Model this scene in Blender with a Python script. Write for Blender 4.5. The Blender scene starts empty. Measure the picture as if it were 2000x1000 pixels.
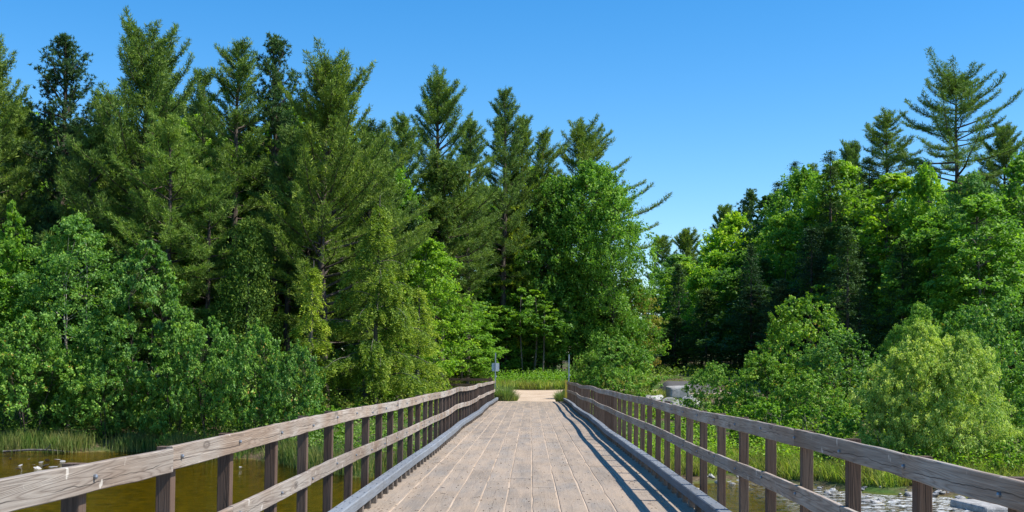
import bpy, math, numpy as np
from mathutils import Matrix, Vector, Euler

PI = math.pi
S = bpy.context.scene
COL = S.collection

# ------------------------------------------------------------------ camera, sky, sun, exposure
CAM_H = 1.65
FPX = 2300.0                      # focal length in pixels of a 2000 px wide frame
PITCH, YAW, ROLL, SHIFT = math.radians(2.5), math.radians(0.92), math.radians(0.6), 129 / 2000
cam_data = bpy.data.cameras.new('camera')
cam_data.lens = 36 * FPX / 2000
cam_data.shift_y = SHIFT
cam_data.clip_start = 0.05
cam_data.clip_end = 6000
cam = bpy.data.objects.new('camera', cam_data)
COL.objects.link(cam)
CAM_M = (Matrix.Rotation(YAW, 4, 'Z') @ Matrix.Rotation(PI / 2 + PITCH, 4, 'X') @ Matrix.Rotation(ROLL, 4, 'Z'))
cam.matrix_world = Matrix.Translation((0, 0, CAM_H)) @ CAM_M
S.camera = cam

SUN_EL, SUN_AZ = math.radians(54), math.radians(100)      # azimuth clockwise from +Y (north)
world = bpy.data.worlds.new('World')
S.world = world
world.use_nodes = True
wn = world.node_tree.nodes
wl = world.node_tree.links
wn.clear()
sky = wn.new('ShaderNodeTexSky')
sky.sky_type = 'NISHITA'
sky.sun_disc = False
sky.sun_elevation = SUN_EL
sky.sun_rotation = SUN_AZ
sky.altitude = 300
sky.air_density = 1.0
sky.dust_density = 0.3
sky.ozone_density = 2.2
hs = wn.new('ShaderNodeHueSaturation')
hs.inputs['Saturation'].default_value = 1.43
hs.inputs['Value'].default_value = 1.0
bg = wn.new('ShaderNodeBackground')
bg.inputs['Strength'].default_value = 0.136
wo = wn.new('ShaderNodeOutputWorld')
wl.new(sky.outputs[0], hs.inputs['Color'])
wl.new(hs.outputs[0], bg.inputs['Color'])
wl.new(bg.outputs[0], wo.inputs['Surface'])

sd = bpy.data.lights.new('sun', 'SUN')
sd.energy = 5.0
sd.angle = math.radians(0.5)
sd.color = (1.0, 0.95, 0.86)
sun = bpy.data.objects.new('sun', sd)
COL.objects.link(sun)
to_sun = Vector((math.sin(SUN_AZ) * math.cos(SUN_EL), math.cos(SUN_AZ) * math.cos(SUN_EL), math.sin(SUN_EL)))
sun.rotation_euler = to_sun.to_track_quat('Z', 'Y').to_euler()
sun.location = (30, -10, 60)

S.view_settings.view_transform = 'Standard'
S.view_settings.look = 'None'
S.view_settings.gamma = 1
S.view_settings.use_curve_mapping = False
S.view_settings.exposure = 0.56
try:
    S.cycles.max_bounces = 7
    S.cycles.diffuse_bounces = 3
    S.cycles.glossy_bounces = 3
    S.cycles.transmission_bounces = 4
    S.cycles.transparent_max_bounces = 8
    S.cycles.use_denoising = True
except Exception:
    pass

# ------------------------------------------------------------------ helpers
R3 = CAM_M.to_3x3()


def at(px, py, Y):
    """real-world point on the sight line through a photograph pixel, at distance Y"""
    d = R3 @ Vector(((px - 1000) / FPX, (500 - py + SHIFT * 2000) / FPX, -1))
    k = Y / d.y
    return d.x * k, CAM_H + d.z * k


def tag(o, label=None, cat=None, group=None, kind=None):
    if label: o['label'] = label
    if cat: o['category'] = cat
    if group: o['group'] = group
    if kind: o['kind'] = kind
    return o


def empty(name, loc, rz=0.0):
    o = bpy.data.objects.new(name, None)
    o.location = loc
    o.rotation_euler = (0, 0, rz)
    o.empty_display_size = 0.3
    COL.objects.link(o)
    return o


def link(name, me, parent=None, loc=(0, 0, 0), rot=(0, 0, 0), mat=None):
    o = bpy.data.objects.new(name, me)
    o.location = loc
    o.rotation_euler = rot
    if mat is not None and len(me.materials) == 0:
        me.materials.append(mat)
    if parent is not None:
        o.parent = parent
    COL.objects.link(o)
    return o


def npmesh(name, V, loops, sizes, tint=None, smooth=False):
    V = np.asarray(V, dtype=np.float32).reshape(-1, 3)
    loops = np.asarray(loops, dtype=np.int32).ravel()
    sizes = np.asarray(sizes, dtype=np.int32).ravel()
    me = bpy.data.meshes.new(name)
    me.vertices.add(len(V))
    me.vertices.foreach_set('co', V.ravel())
    me.loops.add(len(loops))
    me.loops.foreach_set('vertex_index', loops)
    me.polygons.add(len(sizes))
    starts = np.concatenate([[0], np.cumsum(sizes)[:-1]]).astype(np.int32)
    me.polygons.foreach_set('loop_start', starts)
    me.polygons.foreach_set('loop_total', sizes)
    if smooth:
        me.polygons.foreach_set('use_smooth', np.ones(len(sizes), dtype=bool))
    me.update(calc_edges=True)
    if tint is not None:
        at_ = me.attributes.new('tint', 'FLOAT', 'FACE')
        at_.data.foreach_set('value', np.asarray(tint, dtype=np.float32))
    return me


def pymesh(name, V, F, smooth=False):
    me = bpy.data.meshes.new(name)
    me.from_pydata([tuple(v) for v in V], [], F)
    if smooth:
        for p in me.polygons: p.use_smooth = True
    me.update()
    return me


def boxes_mesh(name, boxes):
    """boxes: list of (centre, full size)"""
    V, F = [], []
    for (cx, cy, cz), (sx, sy, sz) in boxes:
        b = len(V)
        for dz in (-1, 1):
            for dx, dy in ((-1, -1), (1, -1), (1, 1), (-1, 1)):
                V.append((cx + dx * sx / 2, cy + dy * sy / 2, cz + dz * sz / 2))
        F += [(b, b + 3, b + 2, b + 1), (b + 4, b + 5, b + 6, b + 7)]
        for i in range(4):
            j = (i + 1) % 4
            F.append((b + i, b + j, b + 4 + j, b + 4 + i))
    return pymesh(name, V, F)


def beam_mesh(name, pts, w, h, ch=0.006, wob=0.0, rng=None, vertical=False):
    """chamfered bar of width w (x) and height h (z) along a path that runs mostly along y (or z)."""
    a, b = w / 2, h / 2
    prof = [(-a + ch, -b), (a - ch, -b), (a, -b + ch), (a, b - ch), (a - ch, b), (-a + ch, b), (-a, b - ch), (-a, -b + ch)]
    V, F = [], []
    for k, p in enumerate(pts):
        e = 0.0
        if rng is not None and wob:
            e = rng.normal(0, wob)
        for (u, v) in prof:
            s = 1 + e
            if vertical:
                V.append((p[0] + u, p[1] + v, p[2]))
            else:
                V.append((p[0] + u, p[1], p[2] + v * s))
    n = len(prof)
    for k in range(len(pts) - 1):
        for i in range(n):
            j = (i + 1) % n
            q = (k * n + i, k * n + j, (k + 1) * n + j, (k + 1) * n + i)
            F.append(q if vertical else q[::-1])
    c0, c1 = tuple(range(n)), tuple(range((len(pts) - 1) * n, len(pts) * n))
    if vertical:
        F += [c0[::-1], c1]
    else:
        F += [c0, c1[::-1]]
    return pymesh(name, V, F)


def cyl_mesh(name, r, h, n=10, dome=0.0, axis='z'):
    V = []
    for z, rr in ((0, r), (h, r)) + (((h + dome, r * 0.45),) if dome else ()):
        for i in range(n):
            t = 2 * PI * i / n
            V.append((rr * math.cos(t), rr * math.sin(t), z))
    rings = len(V) // n
    F = [tuple(range(n))[::-1], tuple(range((rings - 1) * n, rings * n))]
    for k in range(rings - 1):
        for i in range(n):
            j = (i + 1) % n
            F.append((k * n + i, k * n + j, (k + 1) * n + j, (k + 1) * n + i))
    if axis == 'x':
        V = [(z, x, y) for x, y, z in V]
    return pymesh(name, V, F)


class Tubes:
    def __init__(self, sides=6):
        self.V, self.L, self.n, self.k = [], [], 0, sides

    def add(self, P, rad):
        P = np.asarray(P, float)
        m, k = len(P), self.k
        T = np.gradient(P, axis=0)
        T /= np.linalg.norm(T, axis=1, keepdims=True) + 1e-9
        ref = np.array([0.0, 1.0, 0.0]) if abs(T[0, 2]) > 0.7 else np.array([0.0, 0.0, 1.0])
        A = np.cross(T, ref); A /= np.linalg.norm(A, axis=1, keepdims=True) + 1e-9
        B = np.cross(T, A)
        t = np.arange(k) * 2 * PI / k
        ring = (A[:, None, :] * np.cos(t)[None, :, None] + B[:, None, :] * np.sin(t)[None, :, None]) * np.asarray(rad)[:, None, None]
        self.V.append((P[:, None, :] + ring).reshape(-1, 3))
        i = np.arange(m - 1)[:, None] * k
        j = np.arange(k)[None, :]
        j2 = (j + 1) % k
        q = np.stack([i + j, i + j2, i + k + j2, i + k + j], -1).reshape(-1, 4) + self.n
        self.L.append(q)
        self.n += m * k

    def mesh(self, name):
        L = np.concatenate(self.L)
        return npmesh(name, np.concatenate(self.V), L, np.full(len(L), 4), smooth=True)


def unit(v):
    return v / (np.linalg.norm(v, axis=-1, keepdims=True) + 1e-9)


def rdir(rng, n):
    return unit(rng.normal(size=(n, 3)))


def leaf_geo(P, N, T, L, W):
    """folded rhombic leaves: 4 verts, two triangles sharing the midrib"""
    T = unit(T - N * np.sum(T * N, -1, keepdims=True))
    B = np.cross(N, T)
    L = np.asarray(L).reshape(-1, 1); W = np.asarray(W).reshape(-1, 1)
    fold = N * W * 0.18
    V = np.stack([P - T * L / 2, P + B * W / 2 + fold, P + T * L / 2, P - B * W / 2 + fold], 1)
    return V


def leaf_mesh(name, V4, tint):
    n = len(V4)
    b = np.arange(n)[:, None] * 4
    F = (b + np.array([[0, 1, 2, 0, 2, 3]])).ravel()
    return npmesh(name, V4.reshape(-1, 3), F, np.full(2 * n, 3), tint=np.repeat(tint, 2))


def needle_geo(P, D, L, W, rng):
    B = unit(np.cross(D, rdir(rng, len(P))))
    L = np.asarray(L).reshape(-1, 1); W = np.asarray(W).reshape(-1, 1)
    return np.stack([P - B * W / 2, P + B * W / 2, P + D * L], 1)


def needle_mesh(name, V3, tint):
    n = len(V3)
    return npmesh(name, V3.reshape(-1, 3), np.arange(3 * n), np.full(n, 3), tint=tint)


# ------------------------------------------------------------------ materials
def new_mat(name):
    m = bpy.data.materials.new(name)
    m.use_nodes = True
    m.node_tree.nodes.clear()
    return m, m.node_tree.nodes, m.node_tree.links


class G:
    """tiny node graph helper"""
    def __init__(self, name):
        self.m, self.n, self.l = new_mat(name)

    def node(self, t, **kw):
        nd = self.n.new(t)
        for k, v in kw.items():
            setattr(nd, k, v)
        return nd

    def put(self, sock, v):
        if isinstance(v, bpy.types.NodeSocket):
            self.l.new(v, sock)
        elif isinstance(v, (tuple, list)) and len(v) == 3 and sock.type == 'RGBA':
            sock.default_value = (*v, 1)
        else:
            sock.default_value = v

    def coord(self, kind='Object'):
        return self.node('ShaderNodeTexCoord').outputs[kind]

    def mapping(self, vec, scale=(1, 1, 1), loc=(0, 0, 0)):
        nd = self.node('ShaderNodeMapping')
        self.put(nd.inputs['Vector'], vec)
        self.put(nd.inputs['Scale'], scale) if not isinstance(scale, tuple) else setattr(nd.inputs['Scale'], 'default_value', scale)
        if isinstance(loc, tuple): nd.inputs['Location'].default_value = loc
        else: self.l.new(loc, nd.inputs['Location'])
        return nd.outputs[0]

    def noise(self, vec, scale=1.0, detail=4, rough=0.55, dist=0.0):
        nd = self.node('ShaderNodeTexNoise')
        self.put(nd.inputs['Vector'], vec)
        nd.inputs['Scale'].default_value = scale
        nd.inputs['Detail'].default_value = detail
        nd.inputs['Roughness'].default_value = rough
        nd.inputs['Distortion'].default_value = dist
        return nd.outputs[0]

    def ramp(self, fac, stops, interp='LINEAR'):
        nd = self.node('ShaderNodeValToRGB')
        cr = nd.color_ramp
        cr.interpolation = interp
        while len(cr.elements) < len(stops): cr.elements.new(0.5)
        for e, (p, c) in zip(cr.elements, stops):
            e.position = p
            e.color = (*c, 1) if isinstance(c, (tuple, list)) else (c, c, c, 1)
        self.put(nd.inputs[0], fac)
        return nd.outputs[0]

    def mix(self, fac, a, b, mode='MIX'):
        nd = self.node('ShaderNodeMix', data_type='RGBA', blend_type=mode)
        self.put(nd.inputs[0], fac)
        self.put(nd.inputs[6], a)
        self.put(nd.inputs[7], b)
        return nd.outputs[2]

    def math(self, op, a, b=0.0, c=None, clamp=False):
        nd = self.node('ShaderNodeMath', operation=op, use_clamp=clamp)
        self.put(nd.inputs[0], a)
        self.put(nd.inputs[1], b)
        if c is not None: self.put(nd.inputs[2], c)
        return nd.outputs[0]

    def xyz(self, vec):
        nd = self.node('ShaderNodeSeparateXYZ')
        self.put(nd.inputs[0], vec)
        return nd.outputs

    def bump(self, h, strength=0.3, dist=0.01):
        nd = self.node('ShaderNodeBump')
        nd.inputs['Strength'].default_value = strength
        nd.inputs['Distance'].default_value = dist
        self.put(nd.inputs['Height'], h)
        return nd.outputs[0]

    def principled(self, col, rough=0.8, spec=0.3, normal=None, metal=0.0):
        nd = self.node('ShaderNodeBsdfPrincipled')
        self.put(nd.inputs['Base Color'], col)
        self.put(nd.inputs['Roughness'], rough)
        nd.inputs['Specular IOR Level'].default_value = spec
        self.put(nd.inputs['Metallic'], metal)
        if normal is not None: self.l.new(normal, nd.inputs['Normal'])
        return nd.outputs[0]

    def out(self, sh, disp=None):
        o = self.node('ShaderNodeOutputMaterial')
        self.l.new(sh, o.inputs['Surface'])
        return self.m


def rand_vec(g, k=37.0):
    oi = g.node('ShaderNodeObjectInfo')
    cb = g.node('ShaderNodeCombineXYZ')
    for i, f in enumerate((k, k * 1.7, k * 0.6)):
        g.l.new(g.math('MULTIPLY', oi.outputs['Random'], f), cb.inputs[i])
    return cb.outputs[0], oi.outputs['Random']


def wood(name, axis, grey, brown, dark, crack=True, grain=1.0, figure=0.6, dirt=None, scuffs=False, vary=0.35):
    """weathered softwood, grain along axis ('y' or 'z'); each board shifts the pattern by its own random number"""
    g = G(name)
    co = g.coord('Object')
    rv, rnd = rand_vec(g)
    add = g.node('ShaderNodeVectorMath', operation='ADD')
    g.put(add.inputs[0], co); g.put(add.inputs[1], rv)
    v = add.outputs[0]
    sc_f = (55, 1.6, 55) if axis == 'y' else (55, 55, 1.6)
    sc_w = (8, 0.27, 8) if axis == 'y' else (8, 8, 0.27)
    fine = g.noise(g.mapping(v, sc_f), 1.0, 5, 0.65)
    # cathedral figure: rings of a stretched, warped field
    fld = g.noise(g.mapping(v, sc_w), 1.0, 2, 0.45, 0.4)
    rings = g.math('FRACT', g.math('MULTIPLY', fld, 30.0 * grain))
    ringl = g.ramp(rings, [(0.0, 0.1), (0.12, 0.6), (0.45, 1.0), (0.80, 0.75), (1.0, 0.1)])
    big = g.noise(g.mapping(v, (1.5, 1.1, 1.5)), 1.0, 3, 0.5)
    base = g.mix(g.ramp(big, [(0.34, 0.0), (0.66, 1.0)]), grey, brown)
    shade = g.ramp(rnd, [(0.0, 1.0 - vary), (1.0, 1.0)])
    base = g.mix(1.0, base, shade, 'MULTIPLY')
    lines = g.math('MULTIPLY', g.math('SUBTRACT', 1.0, ringl), figure)
    base = g.mix(lines, base, dark)
    fl = g.ramp(fine, [(0.30, 1.0), (0.48, 0.0)])
    base = g.mix(g.math('MULTIPLY', fl, 0.55), base, dark)
    hl = g.ramp(fine, [(0.56, 0.0), (0.75, 1.0)])
    base = g.mix(g.math('MULTIPLY', hl, 0.35), base, tuple(min(1, c * 1.5) for c in grey))
    x, y, z = g.xyz(co)
    if crack:
        al, ac = (y, z) if axis == 'y' else (z, x)
        if dirt is not None: ac = x
        cb = g.node('ShaderNodeCombineXYZ')
        g.l.new(g.math('ADD', g.math('MULTIPLY', al, 0.9), g.math('MULTIPLY', rnd, 91.0)), cb.inputs[0])
        wv = g.noise(cb.outputs[0], 1.0, 4, 0.6)
        off = g.math('ADD', g.math('MULTIPLY', g.math('SUBTRACT', wv, 0.5), 0.13), g.math('MULTIPLY', g.math('SUBTRACT', rnd, 0.5), 0.05))
        d = g.math('ABSOLUTE', g.math('SUBTRACT', ac, off))
        on = g.ramp(g.noise(cb.outputs[0], 0.8, 3, 0.6), [(0.44, 0.0), (0.52, 1.0)])
        ck = g.math('MULTIPLY', g.ramp(d, [(0.0012, 1.0), (0.0032, 0.0)]), on)
        base = g.mix(ck, base, (0.012, 0.009, 0.008))
    if scuffs:
        cb2 = g.node('ShaderNodeCombineXYZ')
        g.l.new(g.math('ADD', g.math('MULTIPLY', y, 9.0), g.math('MULTIPLY', rnd, 55.0)), cb2.inputs[0])
        g.l.new(g.math('MULTIPLY', z, 4.0), cb2.inputs[2])
        sf = g.ramp(g.noise(cb2.outputs[0], 1.0, 3, 0.7, 0.3), [(0.66, 0.0), (0.70, 1.0)])
        sf = g.math('MULTIPLY', sf, 0.65)
        base = g.mix(sf, base, (0.62, 0.57, 0.50))
        # knots
        vo = g.node('ShaderNodeTexVoronoi')
        g.l.new(g.mapping(v, (0.5, 1.3, 4.2)), vo.inputs['Vector']); vo.inputs['Scale'].default_value = 1.0
        kn = g.ramp(vo.outputs['Distance'], [(0.05, 1.0), (0.09, 0.25), (0.11, 0.85), (0.15, 0.0)])
        base = g.mix(g.math('MULTIPLY', kn, 0.75), base, (0.05, 0.035, 0.028))
    rough = 0.85
    if dirt is not None:
        pc = g.node('ShaderNodeNewGeometry').outputs['Position']
        dn = g.noise(g.mapping(pc, (2.6, 0.28, 1)), 1.0, 6, 0.66)
        dn2 = g.noise(pc, 38.0, 3, 0.7)
        f = g.ramp(g.math('ADD', g.math('MULTIPLY', dn, 0.75), g.math('MULTIPLY', dn2, 0.25)), [(0.42, 0.0), (0.58, 1.0)])
        base = g.mix(g.math('MULTIPLY', f, 0.7), base, dirt)
        gr = g.ramp(g.noise(g.mapping(pc, (1, .45, 1)), 95.0, 4, 0.75), [(0.38, 1.0), (0.46, 0.0)])
        base = g.mix(g.math('MULTIPLY', gr, 0.75), base, (0.10, 0.075, 0.055))
    h = g.math('ADD', g.math('MULTIPLY', fine, 0.6), g.math('MULTIPLY', ringl, 0.4))
    return g.out(g.principled(base, rough, 0.25, g.bump(h, 0.5, 0.006)))


M = {}
M['rail'] = wood('rail_wood', 'y', (0.47, 0.42, 0.365), (0.36, 0.265, 0.195), (0.10, 0.068, 0.05), scuffs=True, figure=0.6)
M['post'] = wood('post_wood', 'z', (0.165, 0.115, 0.085), (0.12, 0.07, 0.047), (0.045, 0.03, 0.023), figure=0.45)
M['deck'] = wood('deck_wood', 'y', (0.30, 0.262, 0.222), (0.295, 0.235, 0.175), (0.15, 0.12, 0.10), figure=0.28, crack=True,
                 dirt=(0.41, 0.312, 0.225), vary=0.24)
M['curb'] = wood('painted_curb', 'y', (0.225, 0.25, 0.285), (0.19, 0.20, 0.215), (0.08, 0.085, 0.09), figure=0.38, vary=0.25)
M['block'] = wood('block_wood', 'y', (0.22, 0.19, 0.165), (0.16, 0.12, 0.09), (0.06, 0.045, 0.035), crack=False, figure=0.3)


def metal_mat(name, col, rough=0.4, metal=0.8):
    g = G(name)
    co = g.coord('Object')
    n = g.noise(co, 18, 4, 0.6)
    c = g.mix(g.ramp(n, [(0.35, 0.0), (0.7, 1.0)]), col, tuple(x * 0.6 for x in col))
    return g.out(g.principled(c, rough, 0.5, g.bump(n, 0.1, 0.002), metal))


M['bolt'] = metal_mat('galvanised_bolt', (0.30, 0.33, 0.37), 0.45, 0.7)
M['steel'] = metal_mat('galvanised_steel', (0.42, 0.45, 0.48), 0.45, 0.6)
M['sign'] = metal_mat('sign_aluminium', (0.62, 0.65, 0.68), 0.5, 0.2)
M['yellow'] = metal_mat('yellow_paint', (0.62, 0.46, 0.04), 0.5, 0.0)
M['girder'] = metal_mat('rusty_girder', (0.10, 0.06, 0.045), 0.7, 0.3)
M['concrete'] = metal_mat('pier_concrete', (0.34, 0.33, 0.31), 0.9, 0.0)


def leaf_mat(name, cols, trans=0.32, rough=0.42, spec=0.35, accent=None, acc_fac=0.0, vary=0.34):
    """cols: dark, mid, light. The tint attribute varies leaf by leaf, Object Info varies tree by tree"""
    g = G(name)
    a = g.node('ShaderNodeAttribute', attribute_name='tint').outputs['Fac']
    oi = g.node('ShaderNodeObjectInfo').outputs['Random']
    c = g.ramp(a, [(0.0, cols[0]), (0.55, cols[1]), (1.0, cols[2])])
    if accent is not None:
        c = g.mix(g.math('MULTIPLY', g.ramp(a, [(1 - acc_fac, 0.0), (1.0, 1.0)]), 0.9), c, accent)
    sh = g.ramp(oi, [(0.0, (1 - vary, 1 - vary * 0.8, 1.0)), (0.5, (1, 1, 1)), (1.0, (1 + vary, 1 + vary * 0.4, 1 - vary))])
    c = g.mix(1.0, c, sh, 'MULTIPLY')
    c = g.mix(1.0, c, (1.98, 1.60, 1.62), 'MULTIPLY')
    if vary == 0.0:
        pp = g.node('ShaderNodeNewGeometry').outputs['Position']
        c = g.mix(g.ramp(g.noise(pp, 0.9, 4, 0.6), [(0.40, 0.75), (0.62, 0.0)]), c, g.mix(a, (0.10, 0.10, 0.03), (0.34, 0.29, 0.12)))
    p = g.principled(c, rough + .08, spec * .6)
    t = g.node('ShaderNodeBsdfTranslucent')
    tc = g.mix(1.0, c, (1.35, 1.5, 0.55), 'MULTIPLY')
    g.l.new(tc, t.inputs['Color'])
    mx = g.node('ShaderNodeMixShader')
    mx.inputs[0].default_value = trans
    g.l.new(p, mx.inputs[1]); g.l.new(t.outputs[0], mx.inputs[2])
    return g.out(mx.outputs[0])


M['pine'] = leaf_mat('white_pine_needles', [(0.024, 0.060, 0.018), (0.072, 0.145, 0.028), (0.18, 0.29, 0.045)], 0.25, 0.5, 0.3, vary=0.16)
M['pinelight'] = leaf_mat('yellow_green_pine_needles', [(0.045, 0.10, 0.022), (0.095, 0.185, 0.030), (0.20, 0.30, 0.045)], 0.26, 0.5, 0.3)  # paler, yellower copy of the white pine needles
M['redpine'] = leaf_mat('red_pine_needles', [(0.020, 0.056, 0.018), (0.046, 0.110, 0.026), (0.11, 0.185, 0.038)], 0.18, 0.5, 0.3)
M['hemlock'] = leaf_mat('hemlock_needles', [(0.045, 0.110, 0.018), (0.165, 0.265, 0.028), (0.34, 0.43, 0.045)], 0.3, 0.5, 0.3)
M['cedar'] = leaf_mat('cedar_scales', [(0.015, 0.045, 0.010), (0.045, 0.105, 0.016), (0.14, 0.22, 0.03)], 0.22, 0.55, 0.2)
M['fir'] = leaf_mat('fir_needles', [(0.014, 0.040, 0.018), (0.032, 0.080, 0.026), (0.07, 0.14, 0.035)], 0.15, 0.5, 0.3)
M['maple'] = leaf_mat('maple_leaves', [(0.040, 0.115, 0.018), (0.085, 0.210, 0.026), (0.17, 0.32, 0.035)], 0.38)
M['shademaple'] = leaf_mat('shade_toned_maple_leaves', [(0.018, 0.055, 0.014), (0.045, 0.115, 0.020), (0.10, 0.19, 0.028)], 0.3)  # maple copy with the shade of the woods put into darker leaf colours
M['birch'] = leaf_mat('birch_leaves', [(0.035, 0.105, 0.024), (0.080, 0.200, 0.036), (0.17, 0.31, 0.055)], 0.36)
M['bright'] = leaf_mat('bright_leaves', [(0.055, 0.15, 0.016), (0.12, 0.27, 0.024), (0.23, 0.38, 0.035)], 0.42)
M['alder'] = leaf_mat('alder_leaves', [(0.034, 0.105, 0.020), (0.080, 0.200, 0.032), (0.18, 0.32, 0.05)], 0.3, 0.36, 0.4,
                      accent=(0.24, 0.15, 0.05), acc_fac=0.05)
M['willow'] = leaf_mat('willow_leaves', [(0.06, 0.15, 0.036), (0.20, 0.32, 0.065), (0.36, 0.47, 0.14)], 0.36, 0.45, 0.35, vary=0.06)
M['rust'] = leaf_mat('reddish_leaves', [(0.075, 0.13, 0.024), (0.16, 0.22, 0.035), (0.30, 0.22, 0.06)], 0.35)
M['under'] = leaf_mat('undergrowth_leaves', [(0.028, 0.075, 0.014), (0.06, 0.14, 0.022), (0.12, 0.22, 0.03)], 0.3)
M['grass'] = leaf_mat('grass_blades', [(0.065, 0.14, 0.022), (0.15, 0.25, 0.035), (0.31, 0.34, 0.09)], 0.38, 0.5, 0.3, vary=0.0)
M['meadow'] = leaf_mat('meadow_blades', [(0.08, 0.17, 0.03), (0.17, 0.28, 0.05), (0.34, 0.40, 0.11)], 0.42, 0.5, 0.3, vary=0.0)
M['reed'] = leaf_mat('reed_blades', [(0.025, 0.075, 0.018), (0.065, 0.14, 0.028), (0.22, 0.24, 0.06)], 0.35, 0.5, 0.3, vary=0.0)  # blade tones lowered to stand in for shade along the bank
M['tuft'] = leaf_mat('tuft_blades', [(0.05, 0.12, 0.04), (0.11, 0.20, 0.06), (0.24, 0.28, 0.10)], 0.3, 0.5, 0.3, vary=0.0)


def bark(name, a, b, sc=(6, 6, 1.2)):
    g = G(name)
    co = g.coord('Object')
    n = g.noise(g.mapping(co, sc), 1.0, 5, 0.65)
    c = g.mix(g.ramp(n, [(0.38, 0.0), (0.62, 1.0)]), a, b)
    return g.out(g.principled(c, 0.9, 0.15, g.bump(n, 0.8, 0.03)))


M['bark'] = bark('pine_bark', (0.045, 0.034, 0.028), (0.13, 0.105, 0.088))
M['greybark'] = bark('grey_bark', (0.07, 0.06, 0.05), (0.19, 0.17, 0.15))
M['birchbark'] = bark('birch_bark', (0.10, 0.085, 0.07), (0.46, 0.44, 0.40), (2, 2, 9))

# terrain
g = G('forest_ground')
pc = g.node('ShaderNodeNewGeometry').outputs['Position']
n1 = g.noise(pc, 0.35, 6, 0.6)
n2 = g.noise(pc, 5.0, 5, 0.65)
soil = g.mix(g.ramp(n2, [(0.35, 0.0), (0.65, 1.0)]), (0.045, 0.032, 0.02), (0.16, 0.12, 0.075))
moss = g.mix(n2, (0.025, 0.06, 0.012), (0.08, 0.14, 0.03))
gc = g.mix(g.ramp(n1, [(0.42, 0.0), (0.58, 1.0)]), soil, moss)
z = g.xyz(pc)[2]
# wet gravelly bed below the waterline
bed = g.mix(g.ramp(g.noise(pc, 2.2, 5, 0.7), [(0.35, 0.0), (0.65, 1.0)]), (0.07, 0.058, 0.010), (0.22, 0.18, 0.03))
gc = g.mix(g.ramp(g.math('ADD', z, 3.4), [(0.82, 0.0), (0.98, 1.0)]), bed, gc)
M['ground'] = g.out(g.principled(gc, 0.95, 0.1, g.bump(n2, 0.6, 0.08)))

g = G('sandy_road')
pc = g.node('ShaderNodeNewGeometry').outputs['Position']
n1 = g.noise(pc, 0.9, 5, 0.6)
n2 = g.noise(pc, 22.0, 4, 0.7)
sc_ = g.mix(g.ramp(n1, [(0.35, 0.0), (0.65, 1.0)]), (0.41, 0.31, 0.225), (0.51, 0.405, 0.31))
sc_ = g.mix(g.ramp(n2, [(0.28, 0.5), (0.42, 0.0)]), sc_, (0.17, 0.12, 0.08))
M['sand'] = g.out(g.principled(sc_, 0.95, 0.1, g.bump(n2, 0.7, 0.03)))

g = G('grey_gravel')
pc = g.node('ShaderNodeNewGeometry').outputs['Position']
n2 = g.noise(pc, 9.0, 5, 0.7)
sc_ = g.mix(n2, (0.05, 0.05, 0.052), (0.14, 0.135, 0.13))
M['gravel'] = g.out(g.principled(sc_, 0.95, 0.1, g.bump(n2, 0.7, 0.03)))

g = G('granite')
co = g.coord('Object')
pc = g.node('ShaderNodeNewGeometry').outputs['Position']
oi = g.node('ShaderNodeObjectInfo').outputs['Random']
n1 = g.noise(pc, 3.0, 6, 0.7)
n2 = g.noise(pc, 30.0, 3, 0.6)
c1 = g.mix(g.ramp(n1, [(0.35, 0.0), (0.65, 1.0)]), (0.30, 0.29, 0.28), (0.58, 0.56, 0.54))
c1 = g.mix(g.ramp(n2, [(0.35, 0.6), (0.45, 0.0)]), c1, (0.12, 0.11, 0.11))
c1 = g.mix(1.0, c1, g.ramp(oi, [(0.0, 0.45), (1.0, 0.95)]), 'MULTIPLY')
M['rock'] = g.out(g.principled(c1, 0.8, 0.3, g.bump(n1, 0.6, 0.05)))

# water: amber, clear enough for the sunlit bed to colour it, with a rippled mirror surface on top
g = G('river_water')
pc = g.node('ShaderNodeNewGeometry').outputs['Position']
X, Y, Z = g.xyz(pc)
# fast shallow reach on the downstream (right) side
rap = g.math('MULTIPLY', g.ramp(g.math('MULTIPLY', g.math('SUBTRACT', X, 7.5), 0.2), [(0.0, 0.0), (1.0, 1.0)]),
             g.ramp(g.math('MULTIPLY', g.math('SUBTRACT', Y, 20.0), 0.1), [(0.0, 0.0), (1.0, 1.0)]))
w1 = g.noise(g.mapping(pc, (1.2, 2.2, 1)), 1.6, 4, 0.6, 0.4)
w2 = g.noise(g.mapping(pc, (1.0, 1.6, 1)), 7.0, 4, 0.65, 0.6)
hgt_ = g.math('ADD', g.math('MULTIPLY', w1, 0.6), g.math('MULTIPLY', w2, 0.35))
rp = g.noise(g.mapping(pc, (0.9, 1.3, 1)), 3.4, 5, 0.7, 1.2)
hgt_ = g.math('ADD', hgt_, g.math('MULTIPLY', g.math('MULTIPLY', rp, rap), 3.0))
nb = g.bump(hgt_, 0.55, 0.045)
fres = g.node('ShaderNodeFresnel'); fres.inputs['IOR'].default_value = 1.33
g.l.new(nb, fres.inputs['Normal'])
gl = g.node('ShaderNodeBsdfGlossy'); gl.inputs['Roughness'].default_value = 0.04
g.l.new(nb, gl.inputs['Normal'])
tr = g.node('ShaderNodeBsdfTransparent'); tr.inputs['Color'].default_value = (0.68, 0.59, 0.14, 1)
mx = g.node('ShaderNodeMixShader')
g.l.new(g.math('MULTIPLY', fres.outputs[0], 0.8), mx.inputs[0])
g.l.new(tr.outputs[0], mx.inputs[1]); g.l.new(gl.outputs[0], mx.inputs[2])
foam = g.principled((0.72, 0.74, 0.74), 0.5, 0.5, nb)
mx2 = g.node('ShaderNodeMixShader')
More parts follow.
